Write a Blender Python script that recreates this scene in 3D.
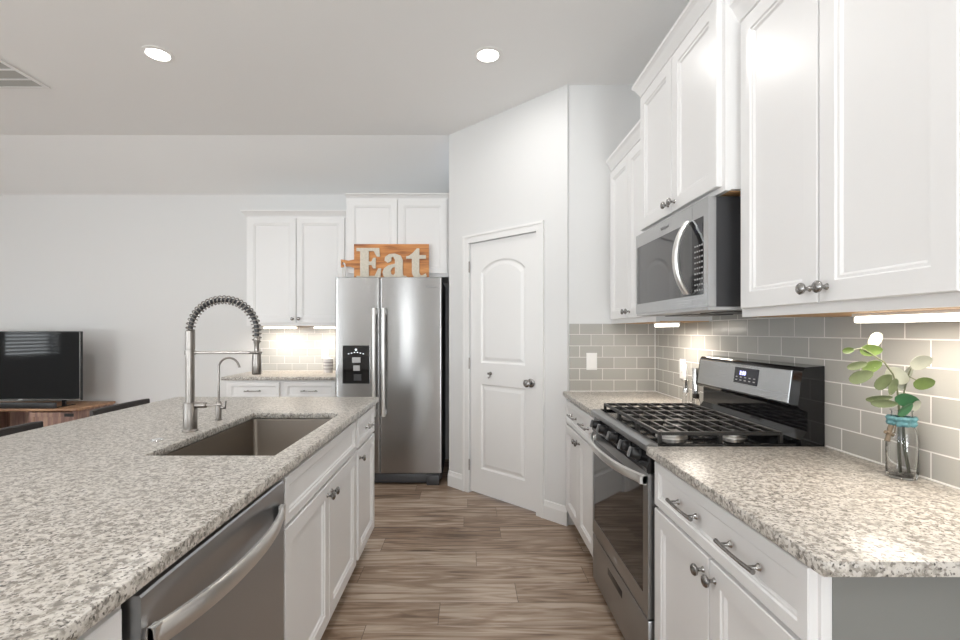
import bpy, bmesh, math, random
from mathutils import Vector, Matrix
R = math.radians
random.seed(7)
for o in list(bpy.data.objects): bpy.data.objects.remove(o, do_unlink=True)
S = bpy.context.scene
COL = S.collection

# ------------------------------------------------------------------ camera, world, light, exposure
CAMZ = 1.325
cd = bpy.data.cameras.new('camera'); cam = bpy.data.objects.new('camera', cd); COL.objects.link(cam)
cam.location = (0, 0, CAMZ); cam.rotation_euler = (R(90), 0, 0)
cd.sensor_fit = 'HORIZONTAL'; cd.sensor_width = 36; cd.lens = 474 / 960 * 36
cd.shift_x = 12 / 960; cd.shift_y = 11 / 960; cd.clip_start = 0.02; cd.clip_end = 60
S.camera = cam
w = bpy.data.worlds.new('world'); S.world = w; w.use_nodes = True
w.node_tree.nodes['Background'].inputs[0].default_value = (0.75, 0.85, 1.0, 1)
w.node_tree.nodes['Background'].inputs[1].default_value = 0.8
S.view_settings.view_transform = 'Standard'; S.view_settings.look = 'None'
S.view_settings.gamma = 1; S.view_settings.use_curve_mapping = False
S.view_settings.exposure = 0.38
S.cycles.max_bounces = 12; S.cycles.diffuse_bounces = 6; S.cycles.glossy_bounces = 6
S.cycles.transmission_bounces = 10; S.cycles.transparent_max_bounces = 12
S.cycles.caustics_reflective = False; S.cycles.caustics_refractive = False
S.cycles.sample_clamp_indirect = 6

def area(name, loc, rot, sx, sy, power, color, shape='RECTANGLE'):
    l = bpy.data.lights.new(name, 'AREA'); l.shape = shape; l.size = sx; l.size_y = sy
    l.energy = power; l.color = color
    o = bpy.data.objects.new(name, l); COL.objects.link(o); o.location = loc
    o.rotation_euler = [R(a) for a in rot]
    return o
DAY = (0.925, 0.975, 1.0); WARM = (1.0, 0.982, 0.96)
# daylight through the window with blinds; all other lamps here are added fill
area('added_front_fill', (-4.9, -4.85, 1.5), (90, 0, 0), 2.2, 2.1, 27.2, DAY)  # added fill from behind the viewer, at an invented window
area('added_front_uplight', (-4.9, -5.9, 0.1), (135, 0, 0), 3.5, 2.0, 560.0, DAY)  # added uplight that brightens the ceiling
area('added_streak_light', (-1.69, -4.85, 1.25), (90, 0, 0), 0.26, 2.1, 30.0, DAY)  # added to lay a bright streak on the refrigerator doors
area('added_aisle_fill', (0.6, -4.85, 1.15), (90, 0, 0), 1.15, 2.1, 42.0, DAY)  # added frontal fill for the aisle and lower cabinets
area('added_aisle_uplight', (0.6, -5.9, 0.02), (135, 0, 0), 1.6, 2.0, 235.0, DAY)  # added uplight outside the invented glazed door
area('daylight_blind_window', (-6.45, 2.25, 1.6), (90, 0, -90), 1.0, 1.5, 37.8, DAY)
area('added_left_fill', (-6.45, -1.9, 1.5), (90, 0, -90), 3.0, 2.1, 26.0, DAY)  # added side fill through an invented window
area('added_left_uplight', (-7.5, -1.9, 0.1), (135, 0, -90), 4.0, 2.0, 310.0, DAY)  # added uplight from the side, for the ceiling
DOWNLIGHTS = [(-1.884, 2.88), (0.122, 2.89)]
for x, y, p in [(x, y, 4.6) for x, y in DOWNLIGHTS] + [(-1.884, 0.95, 6), (0.122, 0.95, 7), (-1.884, -1.0, 6), (0.122, -1.0, 5), (-4.3, 2.0, 10), (-4.3, -1.5, 13)]:  # visible pair first; the other ceiling lamps are added fill without fixtures
    area('downlight_or_added_fill', (x, y, 2.996), (0, 0, 0), 0.13, 0.13, p, WARM, 'DISK')

# ------------------------------------------------------------------ node helpers and materials
M = {}
def new_mat(name):
    m = bpy.data.materials.new(name); m.use_nodes = True; M[name] = m
    nt = m.node_tree
    return m, nt, nt.nodes['Principled BSDF'], nt.nodes, nt.links
def rgba(c): return (c[0], c[1], c[2], 1)
def simple(name, color, rough=0.5, metal=0.0, bump=0.0, bscale=200, spec=0.5, var=0.0):
    m, nt, p, N, L = new_mat(name)
    p.inputs['Base Color'].default_value = rgba(color); p.inputs['Roughness'].default_value = rough
    p.inputs['Metallic'].default_value = metal; p.inputs['Specular IOR Level'].default_value = spec
    if bump or var:
        tc = N.new('ShaderNodeTexCoord'); nz = N.new('ShaderNodeTexNoise')
        nz.inputs['Scale'].default_value = bscale; nz.inputs['Detail'].default_value = 3
        L.new(tc.outputs['Object'], nz.inputs['Vector'])
        if bump:
            b = N.new('ShaderNodeBump'); b.inputs['Strength'].default_value = bump; b.inputs['Distance'].default_value = 0.002
            L.new(nz.outputs['Fac'], b.inputs['Height']); L.new(b.outputs['Normal'], p.inputs['Normal'])
        if var:
            mx = N.new('ShaderNodeMix'); mx.data_type = 'RGBA'
            mx.inputs[6].default_value = rgba([c * (1 - var) for c in color]); mx.inputs[7].default_value = rgba([min(1, c * (1 + var)) for c in color])
            L.new(nz.outputs['Fac'], mx.inputs[0]); L.new(mx.outputs[2], p.inputs['Base Color'])
    return m
def emit(name, color, strength):
    m, nt, p, N, L = new_mat(name)
    p.inputs['Base Color'].default_value = rgba(color)
    p.inputs['Emission Color'].default_value = rgba(color); p.inputs['Emission Strength'].default_value = strength
    return m
def ramp(N, stops):
    r = N.new('ShaderNodeValToRGB'); e = r.color_ramp.elements
    while len(e) < len(stops): e.new(0.5)
    for k, (pos, c) in enumerate(stops): e[k].position = pos; e[k].color = rgba(c)
    return r
def math_node(N, L, op, a, b=None):
    n = N.new('ShaderNodeMath'); n.operation = op
    for k, v in enumerate((a, b)):
        if v is None: continue
        if hasattr(v, 'links'): L.new(v, n.inputs[k])
        else: n.inputs[k].default_value = v
    return n.outputs[0]

simple('wall_paint', (0.71, 0.71, 0.705), 0.6, bump=0.12, bscale=260)
simple('ceiling_paint', (0.87, 0.87, 0.865), 0.75, bump=0.2, bscale=180)
simple('trim_paint', (0.80, 0.795, 0.785), 0.35)
simple('cabinet_paint', (0.775, 0.77, 0.765), 0.3)
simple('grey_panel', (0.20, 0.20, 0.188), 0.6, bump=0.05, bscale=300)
simple('vent_grey', (0.42, 0.42, 0.40), 0.5)
simple('toe_dark', (0.10, 0.085, 0.07), 0.6)
simple('underside_wood', (0.55, 0.33, 0.16), 0.5, var=0.25, bscale=30)
simple('black_plastic', (0.012, 0.012, 0.013), 0.35)
simple('black_gloss', (0.008, 0.008, 0.009), 0.07)
simple('dark_grey_metal', (0.045, 0.045, 0.048), 0.4)
simple('cast_iron', (0.02, 0.019, 0.018), 0.42, bump=0.2, bscale=500)
simple('burner_aluminium', (0.6, 0.58, 0.55), 0.35, 1.0)
simple('nickel', (0.30, 0.28, 0.26), 0.32, 1.0)
simple('dark_nickel', (0.33, 0.32, 0.31), 0.25, 1.0)
simple('chrome', (0.78, 0.77, 0.76), 0.12, 1.0)
simple('white_plastic', (0.85, 0.84, 0.82), 0.3)
simple('handle_steel', (0.74, 0.73, 0.71), 0.3, 0.9)
simple('stool_metal', (0.05, 0.048, 0.047), 0.4)
simple('stool_seat', (0.035, 0.03, 0.028), 0.5)
simple('blind_white', (0.8, 0.8, 0.78), 0.5)
simple('tv_black', (0.01, 0.01, 0.011), 0.25)
simple('tv_screen', (0.006, 0.007, 0.008), 0.05, spec=0.25)
simple('letter_cream', (0.62, 0.57, 0.48), 0.7, var=0.22, bscale=60)
simple('strap_white', (0.75, 0.73, 0.70), 0.8)
simple('ribbon_teal', (0.08, 0.20, 0.22), 0.55, var=0.35, bscale=120)
simple('twig_brown', (0.12, 0.09, 0.06), 0.7, var=0.3, bscale=150)
simple('stem_green', (0.13, 0.14, 0.08), 0.6, var=0.3, bscale=150)
simple('leaf_green', (0.085, 0.13, 0.03), 0.45, var=0.3, bscale=40)
simple('leaf_deep_green', (0.025, 0.10, 0.04), 0.45, var=0.3, bscale=40)
simple('leaf_sage', (0.10, 0.125, 0.06), 0.5, var=0.25, bscale=40)
simple('leaf_pale', (0.32, 0.33, 0.27), 0.5, var=0.12, bscale=40)
simple('pepper_black', (0.03, 0.025, 0.02), 0.6, var=0.5, bscale=400)
simple('salt_white', (0.75, 0.73, 0.70), 0.6, var=0.1, bscale=400)
simple('canister_white', (0.75, 0.73, 0.72), 0.35)
simple('canister_grey', (0.35, 0.33, 0.33), 0.4)
simple('label_grey', (0.45, 0.45, 0.45), 0.4)
simple('grip_grey', (0.16, 0.16, 0.16), 0.35)
simple('logo_grey', (0.30, 0.30, 0.30), 0.4, 0.6)
emit('lamp_lens', (1.0, 0.97, 0.92), 9.0)
emit('bar_lens', (1.0, 0.93, 0.82), 2.5)
emit('clock_digits', (0.45, 0.45, 1.0), 2.2)
emit('panel_icons', (0.75, 0.8, 0.85), 0.5)

def glass_mat(name, tint, rough=0.0):
    m, nt, p, N, L = new_mat(name)
    p.inputs['Base Color'].default_value = rgba(tint); p.inputs['Roughness'].default_value = rough
    p.inputs['Transmission Weight'].default_value = 1.0; p.inputs['IOR'].default_value = 1.45
glass_mat('clear_glass', (0.97, 0.98, 0.98)); glass_mat('acrylic', (0.96, 0.95, 0.94))
def thin_glass():
    m, nt, p, N, L = new_mat('window_glass')
    t = N.new('ShaderNodeBsdfTransparent'); g = N.new('ShaderNodeBsdfGlossy'); g.inputs['Roughness'].default_value = 0.02
    mx = N.new('ShaderNodeMixShader'); mx.inputs[0].default_value = 0.06
    L.new(t.outputs[0], mx.inputs[1]); L.new(g.outputs[0], mx.inputs[2])
    L.new(mx.outputs[0], N['Material Output'].inputs['Surface'])
thin_glass()

def steel(name, color, rough, stretch, strength=0.12, vary=0.01, aniso=0.0):
    m, nt, p, N, L = new_mat(name)
    p.inputs['Base Color'].default_value = rgba(color); p.inputs['Metallic'].default_value = 1.0; p.inputs['Roughness'].default_value = rough
    tc = N.new('ShaderNodeTexCoord'); mp = N.new('ShaderNodeMapping'); mp.inputs['Scale'].default_value = stretch
    nz = N.new('ShaderNodeTexNoise'); nz.inputs['Scale'].default_value = 1.0; nz.inputs['Detail'].default_value = 4
    L.new(tc.outputs['Object'], mp.inputs['Vector']); L.new(mp.outputs[0], nz.inputs['Vector'])
    b = N.new('ShaderNodeBump'); b.inputs['Strength'].default_value = strength; b.inputs['Distance'].default_value = 0.001
    L.new(nz.outputs['Fac'], b.inputs['Height']); L.new(b.outputs['Normal'], p.inputs['Normal'])
    mr = N.new('ShaderNodeMapRange'); mr.inputs[3].default_value = rough - vary; mr.inputs[4].default_value = rough + vary
    L.new(nz.outputs['Fac'], mr.inputs[0]); L.new(mr.outputs[0], p.inputs['Roughness'])
    if aniso:
        tg = N.new('ShaderNodeTangent'); tg.direction_type = 'RADIAL'; tg.axis = 'Z'; L.new(tg.outputs[0], p.inputs['Tangent'])
        p.inputs['Anisotropic'].default_value = aniso; p.inputs['Anisotropic Rotation'].default_value = 0.25
    return m
steel('steel_fridge', (0.40, 0.395, 0.39), 0.22, (11, 11, 0.45), 0.22, 0.04, 0.85)
steel('steel_range', (0.37, 0.375, 0.38), 0.30, (300, 2, 300), 0.0)
steel('steel_dishwasher', (0.48, 0.49, 0.505), 0.36, (300, 2, 300), 0.0)
steel('steel_sink', (0.27, 0.235, 0.20), 0.42, (4, 300, 300), 0.06)
steel('steel_micro', (0.53, 0.535, 0.54), 0.27, (300, 2, 300), 0.0)
simple('oven_glass', (0.008, 0.008, 0.009), 0.05, spec=0.6)
simple('micro_glass', (0.05, 0.05, 0.052), 0.06, spec=1.0)
simple('display_glass', (0.03, 0.03, 0.04), 0.1)

def granite():
    m, nt, p, N, L = new_mat('granite')
    tc = N.new('ShaderNodeTexCoord')
    def noise(scale, detail, rough=0.6):
        n = N.new('ShaderNodeTexNoise'); n.inputs['Scale'].default_value = scale; n.inputs['Detail'].default_value = detail
        n.inputs['Roughness'].default_value = rough; L.new(tc.outputs['Object'], n.inputs['Vector']); return n.outputs['Fac']
    def mix(fac, a, b):
        n = N.new('ShaderNodeMix'); n.data_type = 'RGBA'; L.new(fac, n.inputs[0])
        for k, v in ((6, a), (7, b)):
            if hasattr(v, 'links'): L.new(v, n.inputs[k])
            else: n.inputs[k].default_value = rgba(v)
        return n.outputs[2]
    def mask(fac, lo, hi):
        r = ramp(N, [(lo, (0, 0, 0)), (hi, (1, 1, 1))]); L.new(fac, r.inputs[0]); return r.outputs[0]
    base = ramp(N, [(0.37, (0.22, 0.20, 0.175)), (0.46, (0.43, 0.40, 0.355)), (0.57, (0.62, 0.585, 0.535))])
    L.new(noise(48, 5, 0.65), base.inputs[0])
    v = N.new('ShaderNodeTexVoronoi'); v.inputs['Scale'].default_value = 150; v.inputs['Randomness'].default_value = 1
    L.new(tc.outputs['Object'], v.inputs['Vector'])
    sep = N.new('ShaderNodeSeparateColor'); L.new(v.outputs['Color'], sep.inputs[0])
    c = mix(mask(sep.outputs[0], 0.80, 0.86), base.outputs[0], (0.30, 0.27, 0.235))
    c = mix(mask(sep.outputs[1], 0.80, 0.86), c, (0.58, 0.55, 0.51))
    c = mix(mask(noise(105, 3, 0.55), 0.56, 0.64), c, (0.20, 0.18, 0.16))
    c = mix(mask(noise(125, 2, 0.5), 0.62, 0.67), c, (0.085, 0.075, 0.065))
    L.new(c, p.inputs['Base Color']); p.inputs['Roughness'].default_value = 0.33
granite()

def tile(name, axis, off=0.0, zoff=0.914):
    m, nt, p, N, L = new_mat(name)
    tc = N.new('ShaderNodeTexCoord'); sp = N.new('ShaderNodeSeparateXYZ'); L.new(tc.outputs['Object'], sp.inputs[0])
    cb = N.new('ShaderNodeCombineXYZ')
    L.new(math_node(N, L, 'ADD', sp.outputs[axis], off), cb.inputs[0]); L.new(math_node(N, L, 'SUBTRACT', sp.outputs[2], zoff), cb.inputs[1])
    b = N.new('ShaderNodeTexBrick'); b.offset = 0.5; b.inputs['Scale'].default_value = 1
    b.inputs['Brick Width'].default_value = 0.156; b.inputs['Row Height'].default_value = 0.0775
    b.inputs['Mortar Size'].default_value = 0.0022; b.inputs['Mortar Smooth'].default_value = 0.15; b.inputs['Bias'].default_value = 0
    b.inputs['Color1'].default_value = (0.385, 0.375, 0.345, 1); b.inputs['Color2'].default_value = (0.43, 0.42, 0.39, 1)
    b.inputs['Mortar'].default_value = (0.74, 0.72, 0.69, 1)
    L.new(cb.outputs[0], b.inputs['Vector']); L.new(b.outputs['Color'], p.inputs['Base Color'])
    mr = N.new('ShaderNodeMapRange'); mr.inputs[3].default_value = 0.2; mr.inputs[4].default_value = 0.7
    L.new(b.outputs['Fac'], mr.inputs[0]); L.new(mr.outputs[0], p.inputs['Roughness'])
    bp = N.new('ShaderNodeBump'); bp.invert = True; bp.inputs['Strength'].default_value = 0.5; bp.inputs['Distance'].default_value = 0.002
    L.new(b.outputs['Fac'], bp.inputs['Height']); L.new(bp.outputs['Normal'], p.inputs['Normal'])
tile('tile_along_depth', 1, 0.02); tile('tile_along_width', 0, 0.02)

def floor_wood():
    m, nt, p, N, L = new_mat('floor_planks')
    tc = N.new('ShaderNodeTexCoord'); sp = N.new('ShaderNodeSeparateXYZ'); L.new(tc.outputs['Object'], sp.inputs[0])
    X, Y = sp.outputs[0], sp.outputs[1]
    W, LEN = 0.178, 1.22
    ry = math_node(N, L, 'DIVIDE', Y, W); row = math_node(N, L, 'FLOOR', ry)
    wn = N.new('ShaderNodeTexWhiteNoise'); wn.noise_dimensions = '1D'; L.new(row, wn.inputs['W'])
    cx = math_node(N, L, 'ADD', math_node(N, L, 'DIVIDE', X, LEN), wn.outputs['Value']); col = math_node(N, L, 'FLOOR', cx)
    cb = N.new('ShaderNodeCombineXYZ'); L.new(row, cb.inputs[0]); L.new(col, cb.inputs[1])
    wn2 = N.new('ShaderNodeTexWhiteNoise'); wn2.noise_dimensions = '2D'; L.new(cb.outputs[0], wn2.inputs['Vector'])
    rnd = wn2.outputs['Value']
    # grain
    gv = N.new('ShaderNodeCombineXYZ')
    L.new(math_node(N, L, 'MULTIPLY', X, 1.1), gv.inputs[0]); L.new(math_node(N, L, 'MULTIPLY', Y, 11.0), gv.inputs[1])
    L.new(math_node(N, L, 'MULTIPLY', rnd, 37.0), gv.inputs[2])
    n1 = N.new('ShaderNodeTexNoise'); n1.inputs['Scale'].default_value = 1.5; n1.inputs['Detail'].default_value = 5; n1.inputs['Distortion'].default_value = 2.2
    L.new(gv.outputs[0], n1.inputs['Vector'])
    n2 = N.new('ShaderNodeTexNoise'); n2.inputs['Scale'].default_value = 6; n2.inputs['Detail'].default_value = 4
    L.new(gv.outputs[0], n2.inputs['Vector'])
    s = math_node(N, L, 'ADD', math_node(N, L, 'MULTIPLY', n1.outputs['Fac'], 0.95), math_node(N, L, 'MULTIPLY', n2.outputs['Fac'], 0.22))
    s = math_node(N, L, 'ADD', s, math_node(N, L, 'MULTIPLY', math_node(N, L, 'SUBTRACT', rnd, 0.5), 0.26))
    r = ramp(N, [(0.34, (0.115, 0.072, 0.047)), (0.48, (0.235, 0.158, 0.108)), (0.62, (0.37, 0.27, 0.195)), (0.82, (0.56, 0.46, 0.37))])
    L.new(s, r.inputs[0])
    # seams
    fy = math_node(N, L, 'FRACT', ry); fx = math_node(N, L, 'FRACT', cx)
    sy = math_node(N, L, 'LESS_THAN', math_node(N, L, 'ABSOLUTE', math_node(N, L, 'SUBTRACT', fy, 0.5)), 0.492)
    sx = math_node(N, L, 'LESS_THAN', math_node(N, L, 'ABSOLUTE', math_node(N, L, 'SUBTRACT', fx, 0.5)), 0.4988)
    seam = math_node(N, L, 'MULTIPLY', sx, sy)
    mx = N.new('ShaderNodeMix'); mx.data_type = 'RGBA'; mx.inputs[6].default_value = (0.13, 0.09, 0.065, 1)
    L.new(seam, mx.inputs[0]); L.new(r.outputs[0], mx.inputs[7]); L.new(mx.outputs[2], p.inputs['Base Color'])
    p.inputs['Roughness'].default_value = 0.38
    bp = N.new('ShaderNodeBump'); bp.inputs['Strength'].default_value = 0.15; bp.inputs['Distance'].default_value = 0.002
    L.new(seam, bp.inputs['Height']); L.new(bp.outputs['Normal'], p.inputs['Normal'])
floor_wood()

def striped_wood(name, cols, scale_vec, rough=0.45):
    m, nt, p, N, L = new_mat(name)
    tc = N.new('ShaderNodeTexCoord'); mp = N.new('ShaderNodeMapping'); mp.inputs['Scale'].default_value = scale_vec
    n = N.new('ShaderNodeTexNoise'); n.inputs['Scale'].default_value = 1; n.inputs['Detail'].default_value = 4; n.inputs['Distortion'].default_value = 0.6
    L.new(tc.outputs['Object'], mp.inputs[0]); L.new(mp.outputs[0], n.inputs['Vector'])
    r = ramp(N, cols); L.new(n.outputs['Fac'], r.inputs[0]); L.new(r.outputs[0], p.inputs['Base Color']); p.inputs['Roughness'].default_value = rough
striped_wood('board_wood', [(0.3, (0.26, 0.085, 0.02)), (0.48, (0.52, 0.20, 0.05)), (0.68, (0.68, 0.32, 0.10))], (2.5, 2, 26))
striped_wood('stand_top_wood', [(0.3, (0.20, 0.10, 0.055)), (0.5, (0.36, 0.20, 0.11)), (0.7, (0.5, 0.30, 0.18))], (2, 20, 20))
striped_wood('stand_wood', [(0.3, (0.14, 0.08, 0.065)), (0.5, (0.27, 0.16, 0.13)), (0.7, (0.42, 0.28, 0.20))], (22, 20, 2))

# ------------------------------------------------------------------ mesh helpers
class MB:
    def __init__(self): self.bm = bmesh.new()
    def box(self, x0, x1, y0, y1, z0, z1, bev=0.0, seg=2):
        v = [self.bm.verts.new((x, y, z)) for x in (x0, x1) for y in (y0, y1) for z in (z0, z1)]
        fs = [self.bm.faces.new([v[i] for i in q]) for q in ((0, 1, 3, 2), (4, 6, 7, 5), (0, 4, 5, 1), (2, 3, 7, 6), (0, 2, 6, 4), (1, 5, 7, 3))]
        if bev:
            es = list({e for f in fs for e in f.edges})
            bmesh.ops.bevel(self.bm, geom=es, offset=bev, segments=seg, profile=0.5, affect='EDGES')
        return self
    def fbox(self, F, u0, u1, z0, z1, d0, d1):
        v = [self.bm.verts.new(F(u, z, d)) for u in (u0, u1) for z in (z0, z1) for d in (d0, d1)]
        for q in ((0, 1, 3, 2), (4, 6, 7, 5), (0, 4, 5, 1), (2, 3, 7, 6), (0, 2, 6, 4), (1, 5, 7, 3)): self.bm.faces.new([v[i] for i in q])
        return self
    def rings(self, loops, cap0=True, cap1=True, closed=True):
        vs = [[self.bm.verts.new(p) for p in lp] for lp in loops]
        n = len(vs[0])
        for a, b in zip(vs, vs[1:]):
            for i in range(n if closed else n - 1):
                j = (i + 1) % n
                self.bm.faces.new((a[i], a[j], b[j], b[i]))
        if cap0: self.bm.faces.new(vs[0][::-1])
        if cap1: self.bm.faces.new(vs[-1])
        return self
    def panel(self, F, u0, u1, z0, z1, prof):
        """nested rectangles: prof = [(inset, d), ...]"""
        self.rings([[F(u0 + i, z0 + i, d), F(u1 - i, z0 + i, d), F(u1 - i, z1 - i, d), F(u0 + i, z1 - i, d)] for i, d in prof]); return self
    def tube(self, path, r, seg=10, closed=False, caps=True, flat=None):
        pts = [Vector(p) for p in path]; n = len(pts); loops = []
        rr = r if isinstance(r, (list, tuple)) else [r] * n
        t0 = (pts[1] - pts[0]).normalized()
        up = Vector((0, 0, 1)) if abs(t0.z) < 0.9 else Vector((0, 1, 0))
        nrm = (up - t0 * up.dot(t0)).normalized()
        for i, p in enumerate(pts):
            if closed: t = (pts[(i + 1) % n] - pts[i - 1]).normalized()
            else: t = (pts[min(i + 1, n - 1)] - pts[max(i - 1, 0)]).normalized()
            nrm = (nrm - t * nrm.dot(t)).normalized(); bi = t.cross(nrm)
            fa, fb = (flat if flat else (1, 1))
            loops.append([p + (nrm * math.cos(a) * fa + bi * math.sin(a) * fb) * rr[i] for a in (2 * math.pi * k / seg for k in range(seg))])
        if closed: loops.append(loops[0]); caps = False
        self.rings(loops, caps, caps); return self
    def lathe(self, origin, axis, prof, seg=20):
        o = Vector(origin); ax = Vector(axis).normalized()
        up = Vector((0, 0, 1)) if abs(ax.z) < 0.9 else Vector((1, 0, 0))
        a = (up - ax * up.dot(ax)).normalized(); b = ax.cross(a)
        loops = [[o + ax * h + (a * math.cos(t) + b * math.sin(t)) * max(r, 1e-5) for t in (2 * math.pi * k / seg for k in range(seg))] for r, h in prof]
        self.rings(loops); return self
    def prism(self, F, outline, holes, d0, d1):
        loops = [outline] + list(holes); caps = []
        for d in (d0, d1):
            vs = [[self.bm.verts.new(F(u, z, d)) for u, z in lp] for lp in loops]
            es = [self.bm.edges.new((l[i], l[(i + 1) % len(l)])) for l in vs for i in range(len(l))]
            bmesh.ops.triangle_fill(self.bm, use_beauty=True, use_dissolve=False, edges=es)
            caps.append(vs)
        for a, b in zip(*caps):
            for i in range(len(a)):
                j = (i + 1) % len(a); self.bm.faces.new((a[i], a[j], b[j], b[i]))
        return self
    def build(self, name, mat, parent=None, smooth=True, angle=35, label=None):
        bm = self.bm
        bmesh.ops.remove_doubles(bm, verts=bm.verts, dist=1e-6)
        bmesh.ops.recalc_face_normals(bm, faces=bm.faces)
        off = Vector((0, 0, 0)); q = parent
        while q is not None: off += q.location; q = q.parent
        if off.length: bmesh.ops.translate(bm, verts=bm.verts, vec=-off)
        me = bpy.data.meshes.new(name); bm.to_mesh(me); bm.free()
        me.materials.append(M[mat])
        if smooth:
            for p in me.polygons: p.use_smooth = True
            me.set_sharp_from_angle(angle=R(angle))
        o = bpy.data.objects.new(name, me); COL.objects.link(o)
        if parent is not None: o.parent = parent
        if label: o['label'] = label
        return o
def thing(name, label, cat, loc, group=None):
    o = bpy.data.objects.new(name, None); COL.objects.link(o); o.location = loc; o.empty_display_size = 0.05
    o['label'] = label; o['category'] = cat
    if group: o['group'] = group
    return o
def tag(o, label, cat, group=None):
    o['label'] = label; o['category'] = cat
    if group: o['group'] = group
    return o
def struct(o): o['kind'] = 'structure'; return o
def copy_tree(o, parent=None):
    c = o.copy(); COL.objects.link(c); c.parent = parent
    for ch in list(o.children): copy_tree(ch, c)
    return c
def text_part(s, size, F, u, z, d, name, mat, parent, depth=0.0008):
    cu = bpy.data.curves.new(name, 'FONT'); cu.body = s; cu.size = size; cu.extrude = depth; cu.align_x = 'CENTER'; cu.align_y = 'CENTER'
    t = bpy.data.objects.new(name, cu); COL.objects.link(t)
    me = bpy.data.meshes.new_from_object(t.evaluated_get(bpy.context.evaluated_depsgraph_get()))
    bpy.data.objects.remove(t, do_unlink=True); bpy.data.curves.remove(cu)
    off = Vector((0, 0, 0)); q = parent
    while q is not None: off += q.location; q = q.parent
    for v in me.vertices: v.co = Vector(F(u + v.co.x, z + v.co.y, d + v.co.z)) - off
    me.materials.clear(); me.materials.append(M[mat]); me.name = name
    o = bpy.data.objects.new(name, me); COL.objects.link(o); o.parent = parent
    return o

# front-plane maps: (u along the run, z up, d out into the room)
def west(xf): return lambda u, z, d: Vector((xf - d, u, z))       # faces -X
def east(xf): return lambda u, z, d: Vector((xf + d, u, z))       # faces +X
def south(yf): return lambda u, z, d: Vector((u, yf - d, z))      # faces -Y

# ------------------------------------------------------------------ room shell
CEIL = 3.008; XR = 1.285; XL = -6.2; YF = -4.6; YB = 4.9; YS = 3.24; BREAK = 4.07; CLOW = 2.736
PL = Vector((-0.163, 4.07, 0)); PR = Vector((0.678, 3.23, 0))
e45 = (PR - PL).normalized(); n45 = Vector((e45.y, -e45.x, 0)); PLEN = (PR - PL).length
def P45(u, z, d): return PL + e45 * u + n45 * d + Vector((0, 0, z))
if n45.y > 0: n45 = -n45

struct(MB().box(XL - 0.15, XR + 0.15, YF - 0.15, YB + 0.15, -0.1, 0).build('floor', 'floor_planks', smooth=False))
c = MB()
prof = [(YF - 0.15, CEIL), (BREAK, CEIL), (YB + 0.15, CLOW - (CEIL - CLOW) * 0.15 / (YB - BREAK)), (YB + 0.15, 3.2), (YF - 0.15, 3.2)]
c.rings([[(x, y, z) for y, z in prof] for x in (XL - 0.15, XR + 0.15)])
struct(c.build('ceiling', 'ceiling_paint', smooth=False))
struct(MB().box(XL - 0.15, PL.x + 0.1, YB, YB + 0.12, 0, CLOW).build('wall_back', 'wall_paint', smooth=False))
struct(MB().box(XR, XR + 0.12, YF, YS + 0.1, 0, CEIL).build('wall_right', 'wall_paint', smooth=False))
struct(MB().box(PR.x, XR, YS, YS + 0.1, 0, CEIL).build('wall_alcove', 'wall_paint', smooth=False))
struct(MB().box(PL.x, PL.x + 0.1, PL.y + 0.1, YB, 0, CLOW).build('wall_niche', 'wall_paint', smooth=False))
DL, DR, DT = 0.243, 0.937, 2.047
wp = MB()
wp.fbox(P45, 0, DL, 0, CEIL, -0.1, 0).fbox(P45, DR, PLEN, 0, CEIL, -0.1, 0).fbox(P45, DL, DR, DT, CEIL, -0.1, 0)
struct(wp.build('wall_pantry', 'wall_paint', smooth=False))
# walls behind the viewer; windows without blinds are added to let light in
def wall_with_openings(name, mk, a0, a1, ops, H):
    m = MB(); p = a0
    for (w0, w1, s0, s1) in ops:
        mk(m, p, w0, 0, H); mk(m, w0, w1, 0, s0); mk(m, w0, w1, s1, H); p = w1
    mk(m, p, a1, 0, H)
    struct(m.build(name, 'wall_paint', smooth=False))
WIN_L = [(-3.4, -0.4, 0.45, 2.55), (1.80, 2.70, 0.93, 2.3)]; WIN_F_ADDED = [(-6.0, -3.8, 0.45, 2.55), (-1.82, -1.56, 0.2, 2.3), (0.02, 1.18, 0.06, 2.2)]
wall_with_openings('wall_left', lambda m, p, q, r, t: m.box(XL - 0.12, XL, p, q, r, t), YF, YB, WIN_L, CEIL)
wall_with_openings('wall_front', lambda m, p, q, r, t: m.box(p, q, YF - 0.12, YF, r, t), XL - 0.12, XR + 0.12, WIN_F_ADDED, CEIL)
def window(name, F, u0, u1, z0, z1, blinds):
    f = MB(); k = 0.05
    f.fbox(F, u0, u0 + k, z0, z1, -0.08, -0.02).fbox(F, u1 - k, u1, z0, z1, -0.08, -0.02).fbox(F, u0 + k, u1 - k, z0, z0 + k, -0.08, -0.02).fbox(F, u0 + k, u1 - k, z1 - k, z1, -0.08, -0.02)
    um = (u0 + u1) / 2
    if u1 - u0 > 1.5: f.fbox(F, um - 0.03, um + 0.03, z0 + k, z1 - k, -0.08, -0.02)
    fr = struct(f.build(name, 'trim_paint', smooth=False))
    MB().fbox(F, u0 + k, u1 - k, z0 + k, z1 - k, -0.055, -0.05).build('window_pane', 'window_glass', fr, smooth=False)
    if blinds:
        b = MB(); z = z0 + 0.06
        while z < z1 - 0.04: b.rings([[F(u, z + a, d) for d, a in ((-0.015, 0.012), (0.027, -0.016), (0.029, -0.013), (-0.013, 0.015))] for u in (u0 + 0.02, u1 - 0.02)]); z += 0.05
        b.build('window_blind', 'blind_white', fr, smooth=False)
FFRONT = lambda u, z, d: Vector((u, YF + d, z))
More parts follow.
